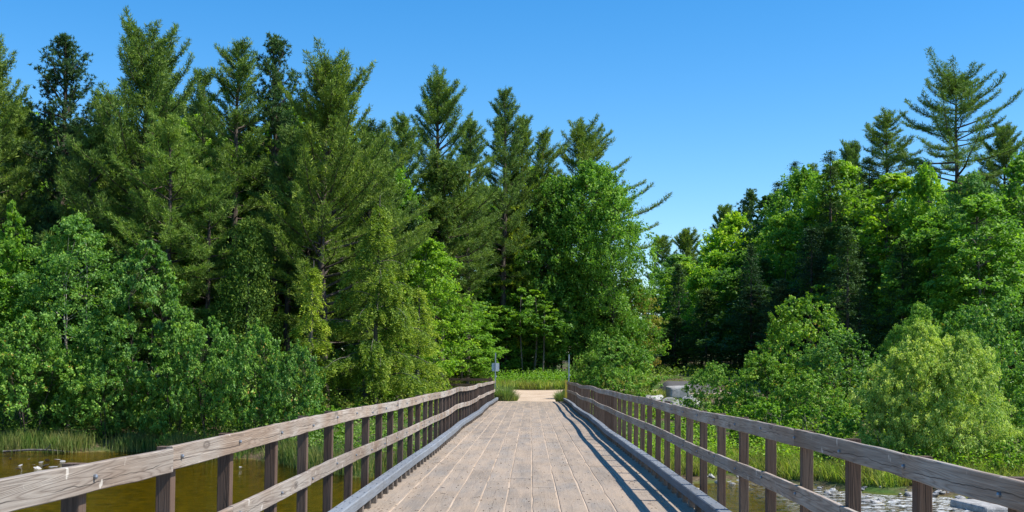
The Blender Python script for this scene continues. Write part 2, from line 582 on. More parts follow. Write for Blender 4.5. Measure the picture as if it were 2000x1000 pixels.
g.l.new(g.math('MULTIPLY', g.ramp(rp, [(0.49, 0.0), (0.60, 1.0)]), g.math('MULTIPLY', rap, 0.95)), mx2.inputs[0])
g.l.new(mx.outputs[0], mx2.inputs[1]); g.l.new(foam, mx2.inputs[2])
M['water'] = g.out(mx2.outputs[0])

# ------------------------------------------------------------------ terrain
WATER = -2.5
SHX = [-500, -80, -26, -20, -15.7, -11.7, -9, -6.8, -4, 4, 8, 14, 18, 40, 90, 500]
SHY = [90, 66, 58.2, 59.3, 56.8, 53.3, 49.5, 46.5, 45.5, 45, 46, 41.5, 39, 33, 28, 20]


def sstep(a, b, x):
    t = np.clip((x - a) / (b - a), 0, 1)
    return t * t * (3 - 2 * t)


def hgt(X, Y):
    X = np.asarray(X, float); Y = np.asarray(Y, float)
    sh = np.interp(X, SHX, SHY) + 0.5 * np.sin(X * 0.9) + 0.25 * np.sin(X * 2.3 + 1)
    t = Y - sh
    h = np.interp(t, [-12, -3, -0.5, 0, 1.2, 4, 9, 16, 26, 40, 60, 120, 400, 2500], [-3.5, -3.1, -2.72, -2.52, -2.2, -1.8, -1.3, -.75, -.1, .85, 1.5, 3.2, 9, 22])
    near = np.interp(Y, [-400, -60, -18, -12, -8], [3, 2, -.6, -2.4, -3.2])
    h = np.where(Y < 5, near, h)
    h = h + (0.12 * np.sin(X * .8 + Y * .35) + .10 * np.sin(Y * .9 - X * .3) + .06 * np.sin(X * 2.1) * np.sin(Y * 1.7)) * sstep(2, 8, t)
    # road embankment that carries on from the bridge
    rz = np.interp(Y, [58, 66, 71, 86, 92], [-1.9, -.12, -.06, .38, .75])
    w = np.exp(-(np.abs(X) / 5.0) ** 4) * sstep(62, 68, Y) * (1 - sstep(90, 99, Y))
    h = h * (1 - w) + rz * w
    # side track of the T junction
    w2 = np.exp(-((Y - 82) / 5.5) ** 4) * (np.abs(X) < 60) * sstep(3, 6, np.abs(X)) * (1 - sstep(14, 30, np.abs(X)))
    h = h * (1 - w2) + .36 * w2
    return h


def axis_pts(segs):
    out = []
    for a, b, s in segs:
        out.append(np.arange(a, b, s))
    out.append(np.array([segs[-1][1]]))
    return np.unique(np.concatenate(out))


xs = axis_pts([(-2500, -400, 300), (-400, -60, 20), (-60, -30, 1.5), (-30, 32, .8), (32, 70, 1.5), (70, 400, 20), (400, 2500, 300)])
ys = axis_pts([(-400, -30, 30), (-30, -6, 2), (-6, 30, 3), (30, 110, .8), (110, 200, 3), (200, 600, 40), (600, 2600, 400)])


def sheet(name, xs, ys, zf):
    XX, YY = np.meshgrid(xs, ys)
    ZZ = zf(XX, YY)
    V = np.stack([XX, YY, ZZ], -1).reshape(-1, 3)
    nx, ny = len(xs), len(ys)
    i = (np.arange(ny - 1)[:, None] * nx + np.arange(nx - 1)[None, :])
    F = np.stack([i, i + 1, i + nx + 1, i + nx], -1).reshape(-1, 4)
    return npmesh(name, V, F, np.full(len(F), 4), smooth=True)


ground = link('ground', sheet('ground', xs, ys, hgt), mat=M['ground'])
tag(ground, 'brown forest floor and river bank', kind='structure')
water = link('water', boxes_mesh('water', []) if False else sheet('water', np.linspace(-500, 500, 60), np.linspace(-20, 95, 30), lambda x, y: x * 0 + WATER), mat=M['water'])
tag(water, 'olive brown river water', kind='structure')


def road_z(x, y):
    return hgt(x, y) + 0.035 + 0.03 * np.sin(x * 1.3 + y) * 0.4


def road_sheet():
    ys_ = np.linspace(69.4, 86.6, 40)
    V, nx = [], 25
    for y in ys_:
        wl_ = np.interp(y, [69.4, 72, 75, 78, 81, 84, 86.6], [1.95, 1.75, 2.0, 3.2, 14, 16, 15]) + .12 * math.sin(y * 2.1)
        wr_ = np.interp(y, [69.4, 72, 75, 78, 81, 84, 86.6], [1.95, 1.8, 2.2, 3.4, 15, 18, 17]) + .12 * math.sin(y * 1.7 + 1)
        for k in range(nx):
            x = -wl_ + (wl_ + wr_) * k / (nx - 1)
            V.append((x, y, float(road_z(x, y))))
    F = []
    for j in range(len(ys_) - 1):
        for k in range(nx - 1):
            a = j * nx + k
            F.append((a, a + 1, a + nx + 1, a + nx))
    return pymesh('road', V, F, True)


tag(link('road', road_sheet(), mat=M['sand']), 'sandy track beyond the bridge', kind='structure')
gx = np.linspace(9, 14, 20); gy = np.linspace(82, 88, 20)
tag(link('gravel_pad', sheet('gravel_pad', gx, gy, lambda x, y: hgt(x, y) + .05 + .6 * sstep(83, 86, y) - .9 * (1 - sstep(9, 10, x)) - .9 * sstep(13, 14, x) - .9 * sstep(86.5, 88, y) - .6 * (1 - sstep(82, 83.5, y))), mat=M['gravel']),
    'grey gravel shoulder behind the boulders', kind='structure')

# ------------------------------------------------------------------ the bridge
rngb = np.random.default_rng(5)
bridge = empty('wooden_bridge', (0, 0, 0))
tag(bridge, 'long narrow timber bridge with plank deck, grey curbs and weathered wooden railings', 'bridge')
Y0, Y1 = -4.0, 70.2
XC = {-1: -1.91, 1: 1.99}       # inner face of the curbs
XR = {-1: -2.09, 1: 2.19}       # inner face of the rails


def wav(side, y):
    """the gentle snaking of the old structure: lateral and vertical offset"""
    k = min(1.0, max(0.0, (y - 12) / 25))
    ph = 0.6 if side < 0 else 2.2
    lat = k * (0.035 * math.sin(y * 0.30 + ph) + 0.012 * math.sin(y * 0.83 + ph * 2))
    ver = 0.012 * math.sin(y * 0.55 + ph) + k * (0.013 * math.sin(y * 0.40 + ph * 1.3))
    return lat, ver


# running planks, each a piece of its own
edges = np.linspace(-1.99, 2.07, 13)
for i in range(12):
    x0, x1 = edges[i], edges[i + 1]
    wgap = 0.014 + 0.014 * rngb.random()
    y = Y0 + rngb.uniform(-2, 0)
    while y < Y1:
        ln = rngb.choice([6.1, 7.3, 8.0, 9.2])
        ye = min(y + ln, Y1 + rngb.uniform(-.12, .1))
        if ye - y < .6:
            break
        yc, xc = (y + ye) / 2, (x0 + x1) / 2
        w = x1 - x0 - wgap
        pts = [(rngb.normal(0, .005), t * (ye - y - .0015) - (ye - y) / 2, rngb.normal(0, .0006)) for t in (0, .1, .22, .35, .47, .6, .74, .87, 1)]
        zt = rngb.normal(0, .0015)
        me = beam_mesh('deck_plank', pts, w, .05, .005)
        link('deck_plank', me, bridge, (xc, yc, -.025 + zt), mat=M['deck'])
        y = ye
sandfill = link('sand_fill', boxes_mesh('sand_fill', [((0.04, 33, -.026), (4.2, 74.4, .036))]), bridge, mat=M['sand'])
# nail rows and small stones swept on the deck
peb = []
for _ in range(2200):
    y = 6 + 64 * rngb.random() ** 1.7
    x = rngb.uniform(-1.85, 1.9) if rngb.random() < .55 else (rngb.choice([-1, 1]) * rngb.uniform(1.5, 1.88))
    s = rngb.uniform(.006, .02)
    peb.append(((x, y, s * .3), (s * rngb.uniform(.7, 1.6), s * rngb.uniform(.7, 1.6), s * .6)))
nl = []
for kk in range(49):
    yk = -2.98 + 1.43 * kk
    if yk < 5 or yk > 45: continue
    for i in range(12):
        for fx in (.2, .8):
            nl.append(((edges[i] + (edges[i + 1] - edges[i]) * fx + rngb.normal(0, .012), yk + rngb.normal(0, .02), .0015), (.014, .014, .006)))
no = link('nail_heads', boxes_mesh('nail_heads', nl), bridge, mat=M['girder'])
no['kind'] = 'stuff'
tw = Tubes(4)
for _ in range(46):
    y = 8 + 40 * rngb.random() ** 1.6; x = rngb.uniform(-1.8, 1.85); a = rngb.uniform(0, PI); l = rngb.uniform(.04, .2)
    tw.add([(x, y, .006), (x + math.cos(a) * l * .5 + rngb.normal(0, .01), y + math.sin(a) * l * .5, .009), (x + math.cos(a) * l, y + math.sin(a) * l, .006)], [.003, .003, .0015])
tag(link('twig_litter', tw.mesh('twig_litter'), mat=M['block']), 'thin dry twigs and stems scattered on the deck', kind='stuff')
tag(link('grit', boxes_mesh('grit', peb), mat=M['sand']), 'sand grains and small stones strewn on the deck', kind='stuff')

# girders, cross beams and piers below the deck
for x in (-1.5, 0.0, 1.6):
    link('girder', boxes_mesh('girder', [((x, 33, -.17), (.035, 74, .2)), ((x, 33, -.06), (.26, 74, .022)), ((x, 33, -.285), (.26, 74, .022))]), bridge, mat=M['girder'])
for y in (3.0, 25.0, 47.0):
    link('pier', boxes_mesh('pier', [((0.04, y, -2.6), (4.4, .9, 3.6)), ((0.04, y, -.55), (4.9, 1.1, .46))]), bridge, mat=M['concrete'])
link('abutment', boxes_mesh('abutment', [((0.04, 69.9, -.75), (5.0, .8, .88))]), bridge, mat=M['concrete'])
tie = boxes_mesh('cross_tie', [((0.04, 0, 0), (4.66, .16, .16))])
for k in range(49):
    y = -2.98 + 1.43 * k
    link('cross_tie', tie, bridge, (0, y + 1.43 * 0, -.135), mat=M['block'])

bolt_me = cyl_mesh('bolt', .013, .012, 8, .006, 'x')
bolt_me.materials.append(M['bolt'])
spike_me = cyl_mesh('spike', .011, .005, 6, .003, 'z')
spike_me.materials.append(M['bolt'])
TOPZ, MIDZ, RD = {-1: 1.206, 1: 1.202}, {-1: .700, 1: .735}, .139
post_y = {}
for side in (-1, 1):
    first, step = (5.63, 1.43) if side < 0 else (6.93, 1.425)
    yy = [first + step * k for k in range(-6, 60) if -3.5 < first + step * k < 69.9]
    post_y[side] = yy
    for y in yy:
        lat, ver = wav(side, y)
        xc = XR[side] + side * (.044 + .046) + lat + rngb.normal(0, .006)
        top = TOPZ[side] - .004 + ver + rngb.uniform(-.012, .012)
        w = rngb.uniform(.086, .096)
        tl, tl2 = rngb.normal(0, .006), rngb.normal(0, .006)
        pts = [(0, 0, -.32), (tl * .5, tl2 * .5, .4), (tl, tl2, top)]
        me = beam_mesh('post', pts, .09, w, .004, vertical=True)
        link('post', me, bridge, (xc, y, 0), mat=M['post'])
    # curb blocks
    blk = boxes_mesh('curb_block', [((0, 0, 0), (.13, .13, .10))])
    y = -2.6
    while y < 69.6:
        lat, _ = wav(side, y)
        link('curb_block', blk, bridge, (XC[side] + side * .075 + lat + rngb.normal(0, .004), y + rngb.normal(0, .02), .051), mat=M['block'])
        y += .583
    # curb beams
    yj = (4.1 if side < 0 else 5.0) - 5.7
    while yj < 69.9:
        ye = min(yj + 5.7, 70.0)
        yc = (yj + ye) / 2
        hgt_c = .124
        n = 8
        pts = []
        for k in range(n + 1):
            y = yj + .004 + (ye - yj - .008) * k / n
            lat, ver = wav(side, y)
            pts.append((XC[side] + side * .075 + lat, y - yc, .162))
        me = beam_mesh('curb_beam', pts, .15, hgt_c, .012)
        cb = link('curb_beam', me, bridge, (0, yc, 0), mat=M['curb'])
        far = []
        y = yj + .25
        while y < ye:
            lat, ver = wav(side, y)
            for q, dy in ((.035, 0), (.11, .12)):
                loc = (XC[side] + side * q + lat, y + dy - yc, .224)
                if yc < 22 and yc > 4:
                    link('spike', spike_me, cb, loc)
                elif yc >= 22 and yc < 45:
                    far.append((loc, (.02, .02, .012)))
            y += .56
        if far:
            o = link('spikes', boxes_mesh('spikes', far), cb, mat=M['bolt'])
            o['kind'] = 'stuff'
        yj = ye
    # rails
    for rail, zt in (('top_rail', TOPZ[side]), ('middle_rail', MIDZ[side])):
        if side < 0:
            j0 = 7.02 - 3 * 3.0 if rail == 'top_rail' else 8.45 - 3 * 3.0
            ln = 2.96
        else:
            j0 = 6.97 - 3 * 2.85 if rail == 'top_rail' else 8.4 - 3 * 2.85
            ln = 2.85
        y = j0
        while y < 69.6:
            ye = min(y + ln, 70.02)
            if 70.0 - ye < 1.0: ye = 70.02
            yc = (y + ye) / 2
            near = yc < 24
            n = 10 if near else 6
            dz0, dz1 = rngb.normal(0, .004), rngb.normal(0, .004)
            dx0 = rngb.normal(0, .003)
            lat0, ver0 = wav(side, yc)
            pts = []
            for k in range(n + 1):
                yy_ = y + .002 + (ye - y - .004) * k / n
                lat, ver = wav(side, yy_)
                pts.append((lat - lat0 + dx0, yy_ - yc, ver - ver0 + dz0 + (dz1 - dz0) * k / n + rngb.normal(0, .0015)))
            me = beam_mesh(rail, pts, .038, RD, .005, wob=.018 if near else .006, rng=rngb)
            rl = link(rail, me, bridge, (XR[side] + side * .019 + lat0, yc, zt - RD / 2 + ver0), mat=M['rail'])
            for py in post_y[side]:
                if y < py < ye and py < 48:
                    k = (py - y) / (ye - y)
                    lat, ver = wav(side, py)
                    zoff = rngb.normal(0, .012)
                    link('bolt', bolt_me, rl, (-side * .019 + lat - lat0 + dx0, py + rngb.normal(0, .01) - yc, ver - ver0 + zoff), (0, 0, 0 if side < 0 else PI))
            y = ye

# yellow marker board at the far right end, sign posts, little fence
xr = XR[1] - .05
mk = empty('yellow_marker', (xr, 70.5, -.05))
tag(mk, 'narrow yellow hazard marker on a stake at the far end of the right railing', 'road marker')
link('board', boxes_mesh('board', [((0, 0, .80), (.13, .012, 1.05))]), mk, mat=M['yellow'])
link('stake', boxes_mesh('stake', [((0, .03, .62), (.05, .045, 1.5))]), mk, mat=M['post'])


def sign_post(px, top_py, Y, label, plate):
    x, zt = at(px, top_py, Y)
    z0 = float(hgt(x, Y))
    e = empty('sign_post', (x, Y, z0))
    tag(e, label, 'sign' if plate else 'post')
    h = zt - z0
    # U channel post
    link('channel_post', boxes_mesh('channel_post', [((0, 0, h / 2 - .2), (.055, .012, h + .4)), ((-.0295, .018, h / 2 - .2), (.008, .045, h + .4)),
                                                  ((.0295, .018, h / 2 - .2), (.008, .045, h + .4))]), e, mat=M['steel'])
    if plate:
        a, b, r = .225, .245, .05
        pts = []
        for cx, cy, s in ((a - r, b - r, 0), (-a + r, b - r, 1), (-a + r, -b + r, 2), (a - r, -b + r, 3)):
            for k in range(5):
                t = (s + k / 4) * PI / 2
                pts.append((cx + r * math.cos(t), cy + r * math.sin(t)))
        n = len(pts)
        V = [(p[0], .044, p[1]) for p in pts] + [(p[0], .050, p[1]) for p in pts]
        F = [tuple(range(n)), tuple(range(n, 2 * n))[::-1]] + [(i, n + i, n + (i + 1) % n, (i + 1) % n) for i in range(n)]
        _, zc = at(px, 717, Y)
        link('sign_plate', pymesh('sign_plate', V, F), e, (0, 0, zc - z0), mat=M['sign'])
        link('bracket', boxes_mesh('bracket', [((0, .032, -.1), (.03, .022, .03)), ((0, .032, .1), (.03, .022, .03))]), e, (0, 0, zc - z0), mat=M['steel'])
        _, zr = at(px, 735, Y)
        link('reflector', cyl_mesh('reflector', .05, .012, 12, .004, 'z'), e, (.045, .07, zr - z0), (PI / 2, 0, 0), mat=M['sign'])
    else:
        _, zr = at(px, 733, Y)
        link('reflector', cyl_mesh('reflector', .05, .012, 12, .004, 'z'), e, (.05, .07, zr - z0), (PI / 2, 0, 0), mat=M['sign'])
    return e


sign_post(968, 689, 71.2, 'steel sign post carrying a small blank grey plate, at the far left railing end', True)
sign_post(1111.5, 692, 71.2, 'bare steel channel post without a plate, at the far right railing end', False)

fn = empty('log_fence', (-4.6, 76.5, float(hgt(-4.6, 76.5))))
tag(fn, 'short low dark wooden fence in the grass beyond the left railing', 'fence')
for dx in (-1.0, .55, 2.0):
    x = fn.location.x + dx
    zz = float(hgt(x, 76.5)) - fn.location.z
    _, ztop = at(1000, 737, 76.5)
    ph = ztop - fn.location.z
    link('post', beam_mesh('post', [(0, 0, zz - .3), (0, 0, ph)], .17, .17, .01, vertical=True), fn, (dx, 0, 0), mat=M['post'])
_, ztop = at(1000, 739, 76.5)
link('rail', boxes_mesh('rail', [((.5, -.11, ztop - fn.location.z - .1), (3.3, .05, .16))]), fn, mat=M['post'])
link('rail', boxes_mesh('rail', [((.5, -.11, ztop - fn.location.z - .45), (3.3, .05, .14))]), fn, mat=M['post'])

# ------------------------------------------------------------------ tree generators
def ztop_len(h): return h


def gen_pine(seed, H, R, zb, el0=5, el1=58, up=26, dens=1.0, asym=0.0, azb=0.0, needle=.27, sparse=.0, lean=0.0, prof_p=.8, bend=1.9):
    """white pine: whorled limbs that sweep up at their tips and carry plumes of needle tufts"""
    rng = np.random.default_rng(seed)
    R *= 1.15; zb *= .82
    tb = Tubes(6)
    zz = np.linspace(-.6, H - .3, 14)
    wob = np.cumsum(rng.normal(0, .05, (14, 2)), 0)
    wob[:, 0] += lean * np.linspace(0, 1, 14) ** 2 * H
    TP = np.column_stack([wob, zz])
    r0 = .0105 * H + .05
    tb.add(TP, r0 * (1 - np.linspace(0, 1, 14)) ** .8 + .03)
    TPf, TDf, TT = [], [], []
    z = zb
    dens = dens * 1.15
    while z < H - .35:
        u = (z - zb) / (H - zb)
        nb = rng.integers(3, 6)
        a0 = rng.uniform(0, 2 * PI)
        for b in range(nb):
            if rng.random() < sparse * (1 - u): continue
            az = a0 + 2 * PI * b / nb + rng.normal(0, .3)
            pr = (1 - u) ** (prof_p * .62) * min(1.0, .5 + u * 1.9) + .03
            Lb = R * 1.12 * pr * rng.uniform(.5, 1.12) * (1 + asym * math.cos(az - azb))
            if rng.random() < .14: Lb *= 1.3
            el = math.radians(el0 + (min(el1, 56) - el0) * u ** .75 + rng.normal(0, 8))
            n = 8
            P = np.zeros((n, 3))
            P[0] = [np.interp(z, zz, TP[:, 0]), np.interp(z, zz, TP[:, 1]), z]
            e = el - math.radians(10)
            eend = min(el + math.radians(up * (1.1 - .5 * u)), math.radians(80))
            bow = rng.normal(0, .12)
            for k in range(1, n):
                e2 = e + (eend - e) * (k / n) ** bend
                a2 = az + bow * k / 2 + .08 * math.sin(k * 1.3 + b)
                P[k] = P[k - 1] + np.array([math.cos(a2) * math.cos(e2), math.sin(a2) * math.cos(e2), math.sin(e2)]) * Lb / (n - 1)
            tb.add(P, np.linspace(.018 + .011 * Lb, .008, n))
            # side twigs
            s = .22 + .1 * rng.random() if u < .75 else .05
            sd_ = 1
            while s < 1.0:
                f = s * (n - 1); i = min(int(f), n - 2)
                base = P[i] * (1 - (f - i)) + P[i + 1] * (f - i)
                d = unit(P[i + 1] - P[i])
                side = unit(np.cross(d, [0, 0, 1.0])) * sd_
                tl = max(.22, (.10 + .34 * (1 - s)) * min(Lb, 3.4) * rng.uniform(.5, 1.1))
                td = unit(d * .75 + side * rng.uniform(.5, .95) + np.array([0, 0, rng.uniform(.0, .35)]))
                m = max(2, int(tl / .2))
                for q in range(m):
                    t_ = (q + .8) / m
                    TPf.append(base + td * tl * t_ + np.array([0, 0, .10 * tl * t_ * t_]))
                    TDf.append(td + np.array([0, 0, .25]))
                    TT.append(t_)
                sd_ = -sd_
                s += .15 / max(Lb, .5)
            m = max(3, int(Lb / .22))
            for q in range(m // 3, m + 1):
                f = min(q / m, .999) * (n - 1); i = int(f)
                TPf.append(P[i] * (1 - (f - i)) + P[i + 1] * (f - i)); TDf.append(unit(P[i + 1] - P[i])); TT.append(q / m)
        z += rng.uniform(.38, .78) * (1.25 - .5 * u) / dens ** .5
    for q in range(8):
        TPf.append(TP[-1] + np.array([0, 0, -.15 * q + .15])); TDf.append(np.array([0, 0, 1.0])); TT.append(1.0)
    TPf, TDf, TT = np.array(TPf), unit(np.array(TDf)), np.array(TT)
    k = 9
    P = np.repeat(TPf, k, 0) + rng.normal(0, .065, (len(TPf) * k, 3))
    D = unit(np.repeat(TDf, k, 0) * .9 + rdir(rng, len(P)) * .95 + np.array([0, 0, .18]))
    L = rng.uniform(.6, 1.15, len(P)) * needle
    W = rng.uniform(.035, .065, len(P)) * needle / .27
    br = np.repeat(rng.random(len(TPf)), k)
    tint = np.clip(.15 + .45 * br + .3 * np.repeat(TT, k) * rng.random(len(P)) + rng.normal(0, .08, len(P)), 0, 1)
    return needle_geo(P, D, L, W, rng), tint, tb


def gen_redpine(seed, H, R, zb, dens=1.0, needle=.22):
    """red / jack pine: open rounded head, sinuous limbs, round tufts clustered at twig ends"""
    rng = np.random.default_rng(seed)
    R *= 1.18; zb *= .85
    tb = Tubes(6)
    zz = np.linspace(-.6, H - .5, 12)
    TP = np.column_stack([np.cumsum(rng.normal(0, .07, (12, 2)), 0), zz])
    tb.add(TP, (.011 * H + .05) * (1 - np.linspace(0, 1, 12)) ** .7 + .035)
    C, CR = [], []
    z = zb
    while z < H:
        u = (z - zb) / (H - zb)
        for b in range(rng.integers(3, 6)):
            az = rng.uniform(0, 2 * PI)
            pr = math.sqrt(max(.04, 1 - (u * 1.0) ** 2.2)) * min(1, .6 + 1.2 * u)
            Lb = R * pr * rng.uniform(.45, 1.1)
            el = math.radians(-6 + 60 * u + rng.normal(0, 12))
            n = 6
            P = np.zeros((n, 3)); P[0] = [np.interp(z, zz, TP[:, 0]), np.interp(z, zz, TP[:, 1]), min(z, H - .6)]
            a2, e2 = az, el
            for k in range(1, n):
                a2 += rng.normal(0, .22); e2 += rng.normal(.10, .16)
                P[k] = P[k - 1] + np.array([math.cos(a2) * math.cos(e2), math.sin(a2) * math.cos(e2), math.sin(e2)]) * Lb / (n - 1)
            tb.add(P, np.linspace(.02 + .012 * Lb, .01, n))
            for q in range(max(4, int(Lb * 9 * dens))):
                s = rng.uniform(.35, 1.0) ** .8
                f = min(s, .999) * (n - 1); i = int(f)
                c = P[i] * (1 - (f - i)) + P[i + 1] * (f - i)
                off = rdir(rng, 1)[0] * rng.uniform(.1, .9) * (1.15 - .5 * s) * min(1, Lb / 2.0)
                off[2] = abs(off[2]) * .8
                C.append(c + off); CR.append(1.0)
        z += rng.uniform(.35, .6)
    C = np.array(C)
    k = 16
    P = np.repeat(C, k, 0) + rdir(rng, len(C) * k) * rng.uniform(0, .10, (len(C) * k, 1))
    D = unit(rdir(rng, len(P)) + np.array([0, 0, .45]))
    L = rng.uniform(.7, 1.2, len(P)) * needle
    W = rng.uniform(.04, .07, len(P)) * needle / .22
    tint = np.clip(np.repeat(rng.random(len(C)), k) * .6 + .1 + rng.normal(0, .14, len(P)), 0, 1)
    return needle_geo(P, D, L, W, rng), tint, tb


def gen_hemlock(seed, H, R, zb, droop=1.0, gap=.0, leafL=.14, prof=.85, dens=1.0, step=1.0):
    """hemlock / larch: tiered arching limbs with fringes of hanging sprays"""
    rng = np.random.default_rng(seed)
    tb = Tubes(5)
    zz = np.linspace(-.5, H, 12)
    TP = np.column_stack([np.cumsum(rng.normal(0, .03, (12, 2)), 0), zz])
    tb.add(TP, (.009 * H + .05) * (1 - np.linspace(0, 1, 12)) ** .8 + .02)
    PP, DD, TT = [], [], []
    z = zb
    while z < H - .2:
        u = (z - zb) / (H - zb)
        for b in range(rng.integers(3, 6)):
            if rng.random() < gap: continue
            az = rng.uniform(0, 2 * PI)
            Lb = R * ((1 - u) ** prof + .04) * rng.uniform(.55, 1.12)
            n = 8
            P = np.zeros((n, 3)); P[0] = [np.interp(z, zz, TP[:, 0]), np.interp(z, zz, TP[:, 1]), z]
            e = math.radians(rng.uniform(12, 34))
            for k in range(1, n):
                e2 = e - math.radians(62) * droop * (k / n) ** 1.4
                P[k] = P[k - 1] + np.array([math.cos(az) * math.cos(e2), math.sin(az) * math.cos(e2), math.sin(e2)]) * Lb / (n - 1)
            tb.add(P, np.linspace(.012 + .008 * Lb, .006, n))
            m = max(4, int(Lb * 7 * dens))
            hang = .55 if step > 1.5 else 0.0
            d2 = np.array([-math.sin(az), math.cos(az), 0])
            for q in range(m):
                s = rng.uniform(.18, 1.0)
                f = min(s, .999) * (n - 1); i = int(f)
                c = P[i] * (1 - (f - i)) + P[i + 1] * (f - i)
                w = rng.uniform(-1, 1) * (.15 + .75 * (1 - s)) * min(Lb, 2.4) * .55
                outd = unit(P[i + 1] - P[i])
                c = c + d2 * w - np.array([0, 0, .12 * abs(w) + hang * rng.random() ** 2])
                hl = rng.uniform(.25, .6)
                td = unit(outd * .8 + d2 * np.sign(w) * .55 - np.array([0, 0, .55 * droop]))
                for r in range(5):
                    PP.append(c + td * hl * r / 4 - np.array([0, 0, .1 * droop * (r / 4) ** 2])); DD.append(td); TT.append(r / 4)
        z += rng.uniform(.22, .42) * step
    PP, DD, TT = np.array(PP), np.array(DD), np.array(TT)
    k = 5
    P = np.repeat(PP, k, 0) + rng.normal(0, .05, (len(PP) * k, 3))
    D = unit(np.repeat(DD, k, 0) + rdir(rng, len(P)) * .7)
    N = unit(rdir(rng, len(P)) * .7 + np.array([0, 0, .9]))
    L = rng.uniform(.6, 1.2, len(P)) * leafL
    V = leaf_geo(P, N, D, L, L * .38)
    tint = np.clip(np.repeat(.2 + .45 * TT, k) + rng.normal(0, .15, len(P)), 0, 1)
    return V, tint, tb


def gen_cone(seed, H, R, zb, n=16000, leafL=.16, flare=1.0, rugged=.22, tiers=0):
    """cedar (dense column of upright sprays) or fir (tiers > 0)"""
    rng = np.random.default_rng(seed)
    tb = Tubes(6)
    zz = np.linspace(-.5, H - .2, 8)
    tb.add(np.column_stack([zz * 0, zz * 0, zz]), (.011 * H + .04) * (1 - np.linspace(0, 1, 8)) ** .8 + .02)
    nc = n // 26
    u = rng.random(nc) ** 1.25
    if tiers:
        u = (np.floor(u * tiers) + np.clip(rng.normal(.5, .20, nc), 0, 1)) / tiers
    az = rng.uniform(0, 2 * PI, nc)
    prof = np.clip((1 - u), 0, 1) ** flare * np.minimum(1, .6 + 3 * u) + .03
    lump = 1 + rugged * np.sin(az * 3 + u * 14) * np.sin(u * 31 + az * 2) + rng.normal(0, rugged * .5, nc)
    rr = R * prof * lump * (1 - .45 * rng.random(nc) ** 2.2)
    C = np.column_stack([np.cos(az) * rr, np.sin(az) * rr, zb + u * (H - zb)])
    out = np.column_stack([np.cos(az), np.sin(az), np.zeros(nc)])
    k = 26
    ax = unit(out * (1.0 if tiers else .35) + np.array([0, 0, -.15 if tiers else .8]) + rng.normal(0, .25, (nc, 3)))
    t = rng.random((nc, k, 1)) ** .8
    spread = .42 if tiers else .30
    P = C[:, None, :] + ax[:, None, :] * t * .75 - ax[:, None, :] * .35 + rng.normal(0, 1, (nc, k, 3)) * (spread * .45) * np.array([1, 1, .55 if tiers else 1])
    P = P.reshape(-1, 3)
    if tiers:
        N = unit(np.array([0, 0, 1.0]) + rdir(rng, len(P)) * .7)
    else:
        N = unit(np.repeat(out, k, 0) * .8 + rdir(rng, len(P)) * .8)
    T = unit(np.repeat(ax, k, 0) + rdir(rng, len(P)) * .8)
    L = rng.uniform(.6, 1.2, len(P)) * leafL
    V = leaf_geo(P, N, T, L, L * .42)
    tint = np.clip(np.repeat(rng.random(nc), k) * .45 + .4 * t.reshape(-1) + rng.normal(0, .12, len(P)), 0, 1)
    if tiers:
        for kk in range(40):
            u_ = rng.random(); a_ = rng.uniform(0, 2 * PI); r_ = R * ((1 - u_) ** flare) * .8
            z_ = zb + u_ * (H - zb)
            tb.add([(0, 0, z_), (math.cos(a_) * r_, math.sin(a_) * r_, z_ - .1 * r_)], [.03, .01])
    return V, tint, tb


